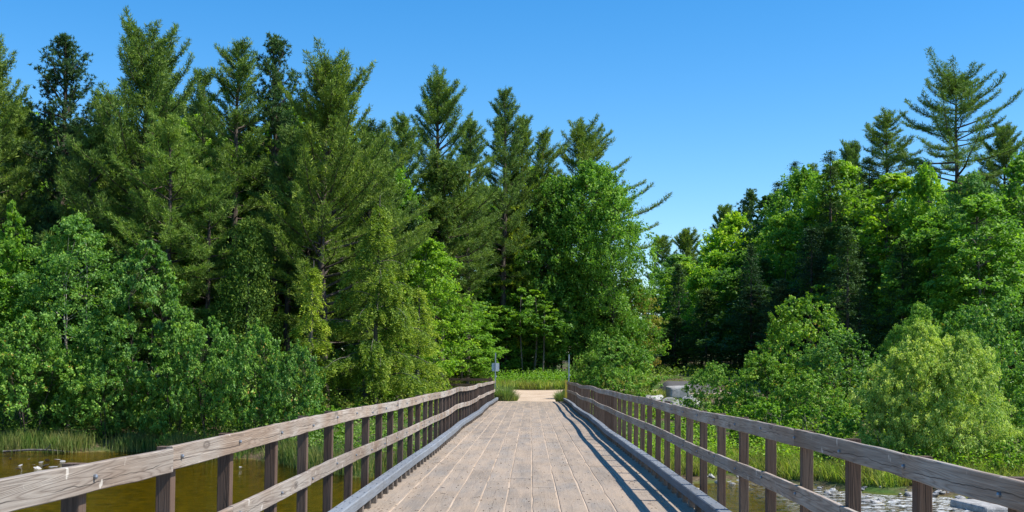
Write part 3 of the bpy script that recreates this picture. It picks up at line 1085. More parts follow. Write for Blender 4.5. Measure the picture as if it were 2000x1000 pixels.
def gen_leafy(seed, H, R, zb, leaf=.13, ncl=130, per=150, shape='oval', droop=0.0, stems=1, aspect=.62, spiky=.0, layer=.0, trunk_r=None, open_=.0):
    """broadleaf tree or shrub: limbs from one or several stems end in clumps; leaves fill each clump's outer shell"""
    rng = np.random.default_rng(seed)
    tb = Tubes(6)
    # clump centres
    C, CR = [], []
    tries = 0
    lump = rng.normal(0, 1, (6, 3))
    while len(C) < ncl and tries < 20000:
        tries += 1
        u = rng.random()
        if shape == 'oval':
            pr = math.sin(PI * min(1, .12 + .88 * u) ** .85) ** .65
        elif shape == 'dome':
            pr = math.sqrt(max(0, 1 - u ** 2.2))
        elif shape == 'spire':
            pr = (1 - u) ** .75 * min(1, .45 + 2.2 * u) + .05
        else:
            pr = (1 - u ** 1.7) ** .6 * min(1, .6 + 1.6 * u)
        az = rng.uniform(0, 2 * PI)
        d = np.array([math.cos(az), math.sin(az), (u - .5) * 2])
        lf = 1 + .16 * float(np.sum(np.sin(lump @ d * 1.6))) / 2.4
        rr = R * pr * lf * (rng.uniform(.25, 1) ** .40) * rng.uniform(.8, 1.14)
        cr = (.062 * H + .14 * R) * rng.uniform(.5, 1.2) * (.65 if u > .85 else 1)
        cr = min(cr, 1.35) * (.8 if H < 7 else 1.0)
        C.append((math.cos(az) * rr, math.sin(az) * rr, zb + u * (H - zb) * 1.0 - .25 * cr)); CR.append(cr)
    C, CR = np.array(C), np.array(CR)
    n = len(C)
    # stems and limbs
    base_r = trunk_r or (.012 * H + .02 if H > 6.5 else .038)
    bases = []
    for s in range(stems):
        a = rng.uniform(0, 2 * PI)
        spread = 0 if stems == 1 else R * (.30 if H < 8 else .14)
        p0 = np.array([math.cos(a) * spread * .3, math.sin(a) * spread * .3, -.4])
        top = np.array([math.cos(a) * spread * 1.4, math.sin(a) * spread * 1.4, H * (.86 if stems == 1 else .68)])
        m = 9
        t = np.linspace(0, 1, m)[:, None]
        P = p0 * (1 - t) + top * t + np.cumsum(rng.normal(0, .02 * H ** .5, (m, 3)), 0) * np.array([1, 1, 0])
        tb.add(P, np.linspace(base_r, base_r * .18, m))
        bases.append(P)
    lr = base_r * .34 if stems == 1 else base_r * .22
    for i in rng.choice(n, min(n, 46), replace=False):
        P0 = bases[rng.integers(0, stems)]
        j = int(np.clip(np.searchsorted(P0[:, 2], C[i, 2] - .55 * np.hypot(*C[i, :2])), 1, len(P0) - 1))
        a, b = P0[j], C[i]
        mid = (a + b) / 2 + np.array([0, 0, .12 * np.linalg.norm(b - a)])
        tb.add([a, mid, b], [lr, lr * .6, .006])
    # leaves: several twig-groups per clump
    sub = 7
    SC = np.repeat(C, sub, 0)
    SR = np.repeat(CR, sub)
    sdir = unit(rdir(rng, n * sub) + np.array([0, 0, .25]))
    off = sdir * (rng.uniform(.45, 1.05, (n * sub, 1)) * SR[:, None]) * np.array([1, 1, .62 - .3 * layer])
    SC = SC + off
    if spiky:
        SC = SC + np.array([0, 0, 1.0]) * (rng.random((n * sub, 1)) ** 3) * spiky
    k = max(4, per // sub)
    P = np.repeat(SC, k, 0)
    q = rdir(rng, len(P)) * (rng.random((len(P), 1)) ** .5) * (np.repeat(SR, k)[:, None] * .38) * np.array([1, 1, .7 - .42 * layer])
    if spiky:
        q = q * np.array([.75, .75, 1.35])
    P = P + q
    if open_:
        keep = rng.random(len(P)) > open_ * (np.sin(P[:, 0] * 1.7 + seed) * np.sin(P[:, 2] * 1.9) > .25)
        P = P[keep]; qk = q[keep]; idx = np.repeat(np.arange(n * sub), k)[keep]
    else:
        qk = q; idx = np.repeat(np.arange(n * sub), k)
    P[:, 2] -= droop * rng.random(len(P)) ** 2
    P[:, 2] = np.maximum(P[:, 2], .02)
    outw = unit(np.column_stack([P[:, 0], P[:, 1], np.zeros(len(P))]))
    N = unit(rdir(rng, len(P)) * .95 + np.array([0, 0, .65 + layer]) + outw * .3)
    T = unit(rdir(rng, len(P)) + outw * .5 - np.array([0, 0, (.35 if H > 7 else -.15) + 2.0 * (droop > 0)]))
    L = rng.uniform(.7, 1.35, len(P)) * leaf * (1.08 if H < 7 else 1.18)
    V = leaf_geo(P, N, T, L, L * aspect)
    cl = rng.random(n)[idx // sub] * .35
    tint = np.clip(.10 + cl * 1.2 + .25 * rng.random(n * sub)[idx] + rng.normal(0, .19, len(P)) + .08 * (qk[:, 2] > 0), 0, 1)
    return V, tint, tb


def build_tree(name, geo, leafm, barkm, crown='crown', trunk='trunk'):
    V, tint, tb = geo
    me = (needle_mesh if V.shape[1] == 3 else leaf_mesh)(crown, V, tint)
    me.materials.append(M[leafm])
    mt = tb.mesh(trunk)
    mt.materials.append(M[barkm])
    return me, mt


STAT = {'tris': 0}


def plant(name, meshes, x, y, s=(1, 1, 1), rz=0.0, label=None, cat='tree', group=None, sink=.05, tilt=(0, 0), parts=('crown', 'trunk')):
    z0 = float(hgt(x, y)) - sink
    e = empty(name, (x, y, z0), rz)
    e.rotation_euler = (tilt[0], tilt[1], rz)
    e.scale = s
    tag(e, label, cat, group)
    link(parts[0], meshes[0], e)
    link(parts[1], meshes[1], e)
    return e


# ------------------------------------------------------------------ hero conifers on the skyline
# name, photo column, photo row of the tip, distance, half width (m), clear trunk fraction, generator, params, label
HERO = [
 ('white_pine', -22, 62, 72, 4.6, .22, 'pine', dict(seed=11, up=34, el1=66), 'tall white pine cut off by the left edge of the picture, its tip leaning in'),
 ('red_pine', 128, 62, 75, 3.9, .34, 'red', dict(seed=12, dens=1.3), 'round-headed dark red pine with open tufted crown, left of the tallest pine'),
 ('white_pine', 276, 22, 71, 4.8, .20, 'pine', dict(seed=13, up=36, el1=74, dens=1.25, prof_p=.62), 'tallest white pine of the left bank, many upswept plumes at its tip'),
 ('white_pine', 398, 128, 80, 3.0, .35, 'pine', dict(seed=14, up=26, sparse=.3), 'thin pine behind, in the gap right of the tallest left pine'),
 ('white_pine', 466, 68, 75, 3.3, .40, 'pine', dict(seed=15, up=20, el1=62, el0=-2), 'slim pine with a pointed spire and bare lower trunk, left of the red pine pair'),
 ('red_pine', 538, 58, 77, 3.2, .42, 'red', dict(seed=16, dens=1.2), 'narrow red pine with tufted top, between the slim spire and the broad fanned pine'),
 ('white_pine', 645, 78, 69, 5.4, .24, 'pine', dict(seed=17, up=24, el0=8, el1=60, asym=.22, azb=0, dens=1.3, bend=1.4), 'broad white pine with long limbs fanning up to the right, bare dark trunk below'),
 ('white_pine', 850, 126, 86, 4.0, .40, 'pine', dict(seed=18, up=26, asym=.15, azb=0, el1=72), 'pine with a leaning one-sided top standing above the broadleaf trees, left of the gap'),
 ('white_pine', 780, 215, 84, 3.2, .3, 'pine', dict(seed=28, up=24), 'lower pine filling the dip between the fanned pine and the one-sided pine'),
 ('white_pine', 985, 166, 96, 3.3, .40, 'pine', dict(seed=19, up=30, el1=70), 'double-tipped pine in the middle of the skyline, highest of its cluster'),
 ('white_pine', 918, 232, 92, 2.9, .40, 'pine', dict(seed=29, up=24), 'pine just left of the double-tipped pine and lower than it'),
 ('white_pine', 1026, 222, 98, 2.6, .42, 'pine', dict(seed=20, up=24), 'small pine just right of the double-tipped pine'),
 ('white_pine', 1062, 243, 99, 3.0, .45, 'pine', dict(seed=21, up=20, asym=.3, azb=0, sparse=.25), 'sparse pine with thin bare trunk showing, left of the lone fanned pine'),
 ('white_pine', 1140, 222, 102, 5.3, .45, 'pine', dict(seed=26, up=32, el0=0, el1=46, asym=.16, azb=0, sparse=.08, dens=1.15), 'lone fanned pine with separate curved limbs reaching right over the central gap'),
 # right bank
 ('white_pine', 1290, 455, 168, 3.6, .3, 'pine', dict(seed=31, needle=.34), 'small far pine, leftmost on the right side of the gap'),
 ('white_pine', 1340, 440, 160, 4.0, .3, 'pine', dict(seed=32, needle=.34), 'second far pine in the gap, with a flat bristly top'),
 ('white_pine', 1405, 396, 150, 3.8, .3, 'pine', dict(seed=33, needle=.34, lean=.05), 'far dark pine leaning right at the foot of the right skyline'),
 ('red_pine', 1460, 366, 140, 3.6, .45, 'red', dict(seed=34, needle=.28), 'far round-topped pine with fanned branches above bright broadleaf trees'),
 ('spruce', 1553, 312, 128, 2.6, .2, 'fir', dict(seed=35), 'narrow dark spruce tip rising out of the broadleaf trees on the right'),
 ('white_pine', 1592, 316, 126, 2.4, .3, 'pine', dict(seed=45, up=18), 'thin pine tip beside the narrow dark spruce tip'),
 ('white_pine', 1662, 270, 112, 3.0, .35, 'pine', dict(seed=36, up=26), 'mid height pine left of the two big right hand pines'),
 ('white_pine', 1735, 205, 98, 3.4, .48, 'pine', dict(seed=37, up=26, el0=-8, el1=40, bend=2.2), 'dark layered pine directly left of the tallest right hand pine'),
 ('white_pine', 1868, 100, 92, 6.0, .60, 'pine', dict(seed=38, up=44, el0=-8, el1=34, sparse=.22, dens=.95, prof_p=.62, bend=2.3), 'tallest right hand pine, wide tiers of curved limbs and bare trunk against sky'),
 ('white_pine', 1962, 236, 96, 4.2, .35, 'pine', dict(seed=39, up=28), 'full pine right of the tallest right hand pine, near the picture edge'),
 ('white_pine', 1905, 330, 100, 3.6, .35, 'pine', dict(seed=40, up=24), 'shorter pine below and right of the bare trunk of the tallest right pine'),
 ('white_pine', 2075, 200, 92, 4.0, .3, 'pine', dict(seed=41, up=24), 'pine just beyond the right edge of the picture'),
 ('red_pine', 868, 285, 84, 4.2, .38, 'red', dict(seed=42, dens=1.8), 'wide dark red pine in the middle of the left forest wall, below the skyline'),
 ('red_pine', 612, 330, 73, 3.0, .5, 'red', dict(seed=43), 'dark young pine with dead lower limbs beside the broad pine trunk'),
 ('white_pine', 330, 205, 68, 3.6, .30, 'pine', dict(seed=44, up=14, el0=-6, el1=45, dens=1.1), 'yellow-green layered pine in front of the tallest left pine'),
 ('white_pine', 415, 330, 68, 2.6, .30, 'pine', dict(seed=46, up=14, el0=-6, el1=45), 'low layered pine with flat pale tiers, right of the yellow-green layered pine'),
 ('white_pine', 215, 170, 78, 3.2, .35, 'pine', dict(seed=47, up=22), 'pine wedged between the round-headed red pine and the tallest left pine'),
 ('white_pine', 40, 190, 78, 3.6, .3, 'pine', dict(seed=48, up=22), 'dark pine between the left edge pine and the round-headed red pine'),
 ('hemlock', 738, 396, 64, 4.4, .14, 'hem', dict(seed=49, gap=.1, droop=1.15, dens=2.6, leafL=.165, step=2.0), 'yellow-green hemlock with a dead bare spire and drooping limbs near the left bridge end'),
 ('hemlock', 1010, 400, 97, 3.4, .18, 'hem', dict(seed=50, gap=.05, droop=.8, dens=1.3, leafL=.18), 'olive hemlock in the middle of the forest wall behind the sign post'),
 ('hemlock', 820, 560, 70, 2.0, .12, 'hem', dict(seed=51, droop=.9, dens=1.4), 'small hemlock right of the dead-topped hemlock'),
 ('hemlock', 610, 520, 62, 1.9, .10, 'hem', dict(seed=52, droop=1.2, dens=1.4), 'small drooping hemlock left of the dead-topped hemlock, by the river bank'),
 ('cedar', 487, 418, 66, 1.95, .10, 'cedar', dict(seed=53), 'dense dark column-shaped cedar standing in front of the pines on the left'),
 ('cedar', 1000, 560, 97, 1.6, .15, 'cedar', dict(seed=54), 'small cedar hidden among the maples behind the sign post'),
 ('fir', 1975, 395, 84, 2.9, .10, 'fir', dict(seed=55), 'dark broad fir at the right edge behind the bushes'),
 ('fir', 1700, 420, 92, 2.8, .12, 'fir', dict(seed=56), 'shaded fir below the layered pine on the right'),
 ('fir', 1585, 440, 96, 3.0, .12, 'fir', dict(seed=57), 'blue-green fir in front of the dark woods right of the gap'),
 ('spruce', 1520, 352, 118, 2.3, .15, 'fir', dict(seed=71), 'pointed spruce left of the narrow dark spruce tip'),
 ('spruce', 1622, 292, 106, 2.4, .15, 'fir', dict(seed=72), 'pointed dark spruce between the two thin pine tips on the right'),
 ('spruce', 1698, 300, 96, 2.5, .15, 'fir', dict(seed=73), 'pointed spruce just left of the layered right hand pine'),
 ('fir', 1640, 470, 94, 3.0, .12, 'fir', dict(seed=61), 'dark fir behind the big rounded alder, right of the blue-green fir'),
 ('fir', 1490, 500, 108, 3.0, .12, 'fir', dict(seed=62), 'dark fir in the shade left of the blue-green fir'),
 ('fir', 1380, 560, 112, 2.8, .12, 'fir', dict(seed=63), 'low dark fir at the foot of the gap, right of the hazy maple'),
 ('white_pine', 185, 235, 70, 3.4, .3, 'pine', dict(seed=64, up=16, el0=-4, el1=45), 'middle-height pine in front, between the round-headed pine and the tallest left pine'),
 ('white_pine', 570, 240, 72, 3.2, .35, 'pine', dict(seed=65, up=16, el0=-4, el1=48), 'middle-height pine in front of the narrow tufted red pine'),
 ('white_pine', 720, 250, 75, 3.8, .3, 'pine', dict(seed=66, up=20), 'pine filling under the right hand limbs of the broad fanned pine'),
 ('fir', 1155, 500, 97, 2.3, .12, 'fir', dict(seed=58), 'dark fir inside the central broadleaf trees'),
]
for (nm, px, py, Y, R, cf, kind, kw, lab) in HERO:
    x, zt = at(px, py, Y)
    z0 = float(hgt(x, Y))
    H = zt - z0
    kw = dict(kw)
    seed = kw.pop('seed')
    if kind == 'pine':
        geo = gen_pine(seed, H, R, H * cf, **kw)
        ms = build_tree(nm, geo, 'pinelight' if seed in (44, 46) else 'pine', 'bark')
    elif kind == 'red':
        geo = gen_redpine(seed, H, R, H * cf, **kw)
        ms = build_tree(nm, geo, 'redpine', 'bark')
    elif kind == 'hem':
        geo = gen_hemlock(seed, H, R, H * cf, **kw)
        ms = build_tree(nm, geo, 'hemlock', 'greybark')
    elif kind == 'cedar':
        geo = gen_cone(seed, H, R, H * cf, n=30000, flare=.55, leafL=.19)
        ms = build_tree(nm, geo, 'cedar', 'greybark')
    else:
        geo = gen_cone(seed, H, R, H * cf, n=15000, flare=.85, tiers=max(8, int(H * 1.5)), leafL=.2)
        ms = build_tree(nm, geo, 'fir', 'bark')
    zmax = float(geo[0][..., 2].max())
    plant(nm, ms, x, Y, (1, 1, H / zmax), label=lab, sink=.0)

# ------------------------------------------------------------------ broadleaf trees and shrubs
PROTO = {
 'maple':  (12.0, 3.6, build_tree('m', gen_leafy(101, 12, 3.6, 2.2, leaf=.19, ncl=150, per=150, shape='oval', layer=.5), 'maple', 'greybark')),
 'maple2': (12.0, 3.4, build_tree('m', gen_leafy(102, 12, 3.4, 1.8, leaf=.18, ncl=140, per=150, shape='taper', layer=.2, trunk_r=.085), 'maple', 'greybark')),
 'bright': (12.0, 3.4, build_tree('m', gen_leafy(103, 12, 3.4, 2.0, leaf=.18, ncl=140, per=150, shape='oval', layer=.2, spiky=.5), 'bright', 'greybark')),
 'dark':  (12.0, 3.6, build_tree('m', gen_leafy(121, 12, 3.6, 1.8, leaf=.18, ncl=150, per=150, shape='taper', layer=.5), 'shademaple', 'greybark')),
 'poplar': (16.0, 4.4, build_tree('m', gen_leafy(104, 16, 4.4, 2.0, leaf=.16, ncl=260, per=150, shape='dome', spiky=.5), 'maple', 'greybark')),
 'poplarg': (16.0, 4.4, build_tree('m', gen_leafy(114, 16, 4.4, 2.0, leaf=.17, ncl=240, per=140, shape='oval', spiky=.6), 'maple', 'greybark')),
 'birch':  (12.0, 3.4, build_tree('m', gen_leafy(105, 12, 3.4, 1.6, leaf=.135, ncl=150, per=190, shape='taper', stems=3, open_=.3, trunk_r=.085), 'birch', 'birchbark')),
 'shrub':  (5.0, 2.8, build_tree('m', gen_leafy(106, 5, 2.8, .2, leaf=.12, ncl=150, per=150, shape='dome', stems=5, spiky=.7), 'alder', 'bark')),
 'overhang': (5.0, 2.8, build_tree('m', gen_leafy(116, 5, 2.8, 1.25, leaf=.13, ncl=135, per=150, shape='dome', stems=5, spiky=.7), 'alder', 'bark')),
 'shrub2': (5.0, 2.6, build_tree('m', gen_leafy(107, 5, 2.6, .2, leaf=.125, ncl=130, per=150, shape='oval', stems=4, layer=.6), 'birch', 'bark')),
 'willow': (6.0, 2.2, build_tree('m', gen_leafy(108, 6, 2.2, .25, leaf=.105, ncl=190, per=260, shape='taper', stems=5, spiky=.45, aspect=.30, droop=.15), 'willow', 'greybark')),
 'rusty':  (8.0, 2.6, build_tree('m', gen_leafy(109, 8, 2.6, 1.0, leaf=.15, ncl=90, per=150, shape='oval', layer=.3), 'rust', 'greybark')),
 'low':    (2.2, 1.5, build_tree('m', gen_leafy(110, 2.2, 1.5, .05, leaf=.105, ncl=40, per=170, shape='dome', stems=5, spiky=.3), 'maple', 'greybark')),
 'sapling':(9.0, 1.7, build_tree('m', gen_leafy(111, 9, 1.7, 1.5, leaf=.15, ncl=60, per=150, shape='spire', spiky=.3), 'bright', 'greybark')),
}
cnt = np.random.default_rng(77)
BROAD = [
 # kind, name, px, top py, Y, half width m, label
 ('birch', 'birch_tree', 150, 425, 64.5, 3.2, 'pale-stemmed birch at the water on the left, in front of the red pine'),
 ('sapling', 'young_maple', 22, 405, 66, 1.9, 'bright young maple at the left picture edge'),
 ('maple2', 'maple_tree', -30, 520, 64, 3.0, 'maple at the left edge, below the young maple'),
 ('shrub2', 'dogwood', 290, 470, 63, 2.7, 'tall layered shrub between the pale birch and the dark cedar'),
 ('shrub2', 'dogwood', 345, 590, 61, 2.0, 'layered shrub leaning right over the river, below the taller layered shrub'),
 ('overhang', 'alder_shrub', 60, 640, 61.5, 2.8, 'dark alder mass at the waterline in the left corner'),
 ('overhang', 'alder_shrub', 215, 700, 61.5, 2.2, 'alder low over the reeds, below the pale birch'),
 ('overhang', 'alder_shrub', 410, 650, 60, 2.1, 'rounded alder above the reeds, left of the cedar foot'),
 ('overhang', 'alder_shrub', 500, 655, 58, 2.0, 'large-leaved alder below the dark cedar'),
 ('overhang', 'alder_shrub', 580, 690, 57.5, 1.6, 'shaded alder between the cedar and the dead-topped hemlock'),
 ('shrub', 'alder_shrub', 128, 600, 66, 2.8, 'shaded alder behind the birch stems'),
 ('maple', 'maple_tree', 420, 290, 84, 3.6, 'bright maple glimpsed between the left pine trunks'),
 ('maple', 'maple_tree', 330, 420, 84, 3.6, 'maple in the gap under the yellow-green layered pine'),
 ('bright', 'maple_tree', 705, 400, 78, 3.3, 'sunlit maple just left of the dead hemlock spire'),
 ('bright', 'maple_tree', 200, 380, 86, 3.6, 'sunlit maple deep behind the red pine trunk'),
 ('bright', 'maple_tree', 560, 380, 84, 3.0, 'sunlit maple behind the dark cedar top'),
 ('maple2', 'maple_tree', 835, 470, 76, 2.8, 'bright maple right of the dead-topped hemlock'),
 ('maple', 'maple_tree', 905, 590, 88, 2.8, 'spreading maple with low layered boughs left of the sign post'),
 ('maple', 'maple_tree', 985, 600, 95, 2.5, 'maple over the track directly behind the sign post'),
 ('maple2', 'maple_tree', 1055, 590, 96.5, 2.6, 'maple hanging over the meadow between the two steel posts'),
 ('maple2', 'maple_tree', 955, 520, 97, 2.8, 'yellowish maple behind the low layered maple'),
 ('maple', 'maple_tree', 900, 395, 98, 3.4, 'maple behind the dark red pine in the forest wall'),
 ('poplar', 'poplar_tree', 1155, 325, 97, 4.5, 'great rounded poplar forming the right shoulder of the left forest'),
 ('poplarg', 'poplar_tree', 1085, 350, 98, 4.0, 'poplar left of the great rounded poplar, under the lone fanned pine'),
 ('poplar', 'poplar_tree', 1198, 375, 96, 2.6, 'outermost poplar against the sky at the central gap'),
 ('maple2', 'maple_tree', 1120, 520, 97.5, 2.9, 'maple at the foot of the great poplar'),
 ('rusty', 'reddish_maple', 1238, 545, 97, 2.2, 'small maple with reddish leaves at the right end of the left forest'),
 ('maple2', 'maple_tree', 1195, 580, 97, 2.6, 'green maple left of the small reddish maple'),
 ('shrub', 'alder_shrub', 1205, 672, 73.5, 2.6, 'leafy shrub beside the bare steel post, overhanging the right railing end'),
 ('shrub', 'alder_shrub', 1150, 700, 74.5, 1.5, 'small shrub touching the bare steel post'),
 ('bright', 'maple_tree', 800, 640, 74, 1.8, 'small bright maple behind the left railing'),
 ('maple', 'maple_tree', 1040, 330, 106, 3.8, 'maple under the sparse pine in the central skyline'),
 ('maple2', 'maple_tree', 770, 330, 82, 3.2, 'shaded maple behind the dead hemlock spire'),
 # right bank
 ('maple', 'maple_tree', 1325, 500, 138, 4.6, 'hazy round maple at the end of the gap'),
 ('bright', 'maple_tree', 1435, 428, 128, 4.8, 'yellow-green maple below the far round-topped pine'),
 ('bright', 'maple_tree', 1400, 500, 118, 3.6, 'low bright maple in front of the far right woods'),
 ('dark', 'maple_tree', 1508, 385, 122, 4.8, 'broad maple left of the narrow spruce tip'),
 ('poplarg', 'poplar_tree', 1570, 335, 116, 5.2, 'tall poplar around the narrow spruce tip'),
 ('maple', 'maple_tree', 1640, 318, 108, 4.8, 'tall maple under the mid height pine on the right'),
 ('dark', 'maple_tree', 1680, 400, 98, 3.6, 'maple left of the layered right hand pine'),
 ('bright', 'poplar_tree', 1812, 340, 84, 2.7, 'sunlit yellow-green poplar in front of the tallest right pine'),
 ('birch', 'birch_tree', 1903, 342, 80, 3.3, 'tall birch with white stems right of the sunlit poplar'),
 ('maple', 'maple_tree', 2010, 300, 82, 3.6, 'maple at the right picture edge above the dark fir'),
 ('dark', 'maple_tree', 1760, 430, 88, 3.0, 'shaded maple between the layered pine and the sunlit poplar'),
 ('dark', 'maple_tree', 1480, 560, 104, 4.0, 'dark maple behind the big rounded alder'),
 ('shrub', 'alder_shrub', 1560, 602, 62, 2.9, 'big rounded alder, tallest bush of the right bank'),
 ('shrub', 'alder_shrub', 1650, 668, 58, 2.7, 'alder between the big rounded alder and the pale willow'),
 ('shrub', 'alder_shrub', 1480, 705, 60, 2.2, 'alder below and left of the big rounded alder'),
 ('shrub', 'alder_shrub', 1400, 722, 61, 1.7, 'dark low alder beside the white boulders'),
 ('shrub', 'alder_shrub', 1590, 740, 54, 2.2, 'alder in shade just left of the pale willow'),
 ('low', 'young_shrub', 1500, 785, 52, 1.7, 'light green shrub with reddish tips above the right railing'),
 ('low', 'young_shrub', 1590, 800, 50, 1.6, 'light green shrub left of the willow foot'),
 ('low', 'young_shrub', 1420, 800, 52, 1.4, 'light green shrub seen through the right railing, farthest left'),
 ('low', 'young_shrub', 1650, 825, 47.5, 1.2, 'low shrub at the grass edge under the willow'),
 ('willow', 'willow_bush', 1800, 645, 46.5, 2.35, 'pale yellow-green willow, left crown of the pair'),
 ('willow', 'willow_bush', 1885, 668, 45.6, 2.15, 'pale yellow-green willow, right crown of the pair'),
 ('willow', 'willow_bush', 1735, 740, 46.0, 1.3, 'small willow spreading left at the foot of the pale pair'),
 ('birch', 'young_birch', 1798, 598, 58, 1.3, 'young birch tip poking up behind the pale willow pair'),
 ('birch', 'young_birch', 1752, 640, 59, 1.2, 'smaller young birch left of the birch tip behind the willow'),
 ('shrub', 'alder_shrub', 1960, 612, 53, 2.6, 'tall shrub behind the willow pair at the right edge'),
 ('shrub', 'alder_shrub', 1900, 620, 58, 2.4, 'shrub behind the right willow crown'),
 ('shrub', 'alder_shrub', 2010, 730, 47, 1.9, 'shrub cut off by the right picture edge'),
 ('low', 'young_shrub', 1985, 868, 43.5, 1.1, 'low shrub in the right corner above the stone slab'),
 ('low', 'young_shrub', 1335, 830, 56, 1.4, 'low shrub between the railing posts near the boulders'),
 ('low', 'young_shrub', 1300, 800, 63, 1.4, 'low shrub right of the bridge, half hidden by the railing'),
 ('low', 'young_shrub', 640, 800, 56, 1.3, 'low shrub at the hemlock foot behind the left railing'),
 ('low', 'young_shrub', 790, 765, 68, 1.6, 'bright low shrub behind the left railing near its far end'),
 ('low', 'young_shrub', 730, 790, 62, 1.5, 'low shrub behind the left railing under the hemlock'),
 ('low', 'young_shrub', 850, 750, 72, 1.5, 'low leafy shrub left of the dark log fence'),
]
for (k, nm, px, py, Y, R, lab) in BROAD:
    H0, R0, ms = PROTO[k]
    x, zt = at(px, py, Y)
    z0 = float(hgt(x, Y))
    H = max(.6, zt - z0 + .15)
    plant(nm, ms, x, Y, (R / R0 * cnt.uniform(.95, 1.05), R / R0, H / H0), cnt.uniform(0, 2 * PI), label=lab,
          cat='shrub' if k in ('shrub', 'overhang', 'shrub2', 'willow', 'low') else 'tree')

# ------------------------------------------------------------------ the woods behind
skyx = [-300, 0, 130, 270, 400, 540, 640, 760, 850, 950, 1060, 1150, 1215, 1250, 1300, 1400, 1460, 1550, 1650, 1740, 1870, 2000, 2300]
skyy = [140, 150, 160, 160, 205, 170, 190, 250, 265, 290, 325, 385, 470, 560, 515, 470, 450, 400, 370, 330, 330, 340, 340]
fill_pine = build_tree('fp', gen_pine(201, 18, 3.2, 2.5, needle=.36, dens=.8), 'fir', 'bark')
fill_fir = build_tree('ff', gen_cone(202, 16, 2.8, 1.5, n=14000, flare=.85, tiers=22, leafL=.24), 'fir', 'bark')
fills = [('pine_tree', fill_pine, 18.0, 'pine'), ('fir_tree', fill_fir, 16.0, 'fir'), ('maple_tree', PROTO['maple'][2], 12.0, 'maple'), ('maple_tree', PROTO['maple2'][2], 12.0, 'maple')]
fr = np.random.default_rng(9)
nfill = 0
spots = []
for row, (Yr, dY) in enumerate(((79, 3), (87, 3), (96, 4), (106, 4), (118, 5), (134, 6), (152, 8))):
    px = -260 + row * 30
    while px < 2260:
        Y = Yr + fr.uniform(-dY, dY)
        gapx = {0: (880, 1330), 1: (1080, 1330), 2: (1230, 1310), 3: (1240, 1300)}.get(row)
        q = px + fr.uniform(-25, 25)
        px += 3.4 / Yr * FPX * fr.uniform(.75, 1.2)
        right = q > 1260
        if right and Yr < 90 and q < 1650: continue
        if right and Yr < 100 and q < 1480: continue
        if right and Yr < 112 and q < 1400: continue
        if not right and Yr > 112 : continue
        if 870 < q < 1262 and Y < 98: continue
        if gapx and gapx[0] < q < gapx[1]: continue
        spots.append((q, Y, right))
for q in range(1180, 1780, 38):
    spots.append((q + fr.uniform(-12, 12), fr.uniform(175, 200), True))
for q in range(1205, 1340, 11):
    spots.append((q, fr.uniform(118, 150), True))
LAND = [(-300, 'left edge pine'), (60, 'round-headed red pine'), (190, 'tallest left pine'), (360, 'slim spire pine'), (500, 'dark column cedar'), (580, 'broad fanned pine'),
        (700, 'dead-topped hemlock'), (800, 'wide dark red pine'), (930, 'steel sign post'), (1030, 'great rounded poplar'), (1200, 'central gap'), (1330, 'far round-topped pine'),
        (1490, 'narrow spruce tip'), (1610, 'mid height right pine'), (1700, 'layered right pine'), (1770, 'sunlit yellow-green poplar'), (1850, 'tallest right pine'), (1940, 'dark fir at the right edge')]
rowc = {}
ORD = ['front', 'second', 'third', 'fourth', 'fifth', 'sixth', 'rear', 'rearmost', 'hindmost', 'last', 'farthest']
spots.sort(key=lambda t: t[1])
for q, Y, right in spots:
    top = np.interp(q, skyx, skyy) + fr.uniform(5, 140)
    if 1160 < q < 1262: top += 40
    x, zt = at(q, top, Y)
    z0 = float(hgt(x, Y))
    i = fr.choice(4, p=[.3, .3, .2, .2])
    nm, ms, H0, w = fills[i]
    H = zt - z0
    if H < 4: continue
    s = H / H0
    sx = min(max(s, .75), 1.25) * fr.uniform(.9, 1.15)
    side = 'right' if right else 'left'
    lm = [b for a, b in LAND if a <= q][-1]
    kk = rowc[(w, lm)] = rowc.get((w, lm), -1) + 1
    lab0 = {'pine': 'dark pine standing deep in the woods behind the front trees of the %s bank',
           'fir': 'dark fir standing deep in the woods behind the front trees of the %s bank',
           'maple': 'shaded maple standing deep in the woods behind the front trees of the %s bank'}[w] % side
    lab = '%s %s, %s rank of woods behind the %s' % ({'pine': 'dark', 'fir': 'dark', 'maple': 'shaded'}[w], w, ORD[min(kk, 10)], lm)
    plant(nm, ms, x, Y, (sx, sx, s), fr.uniform(0, 2 * PI), label=lab, group='%ss deep in the woods of the %s bank' % (w, side))
    nfill += 1

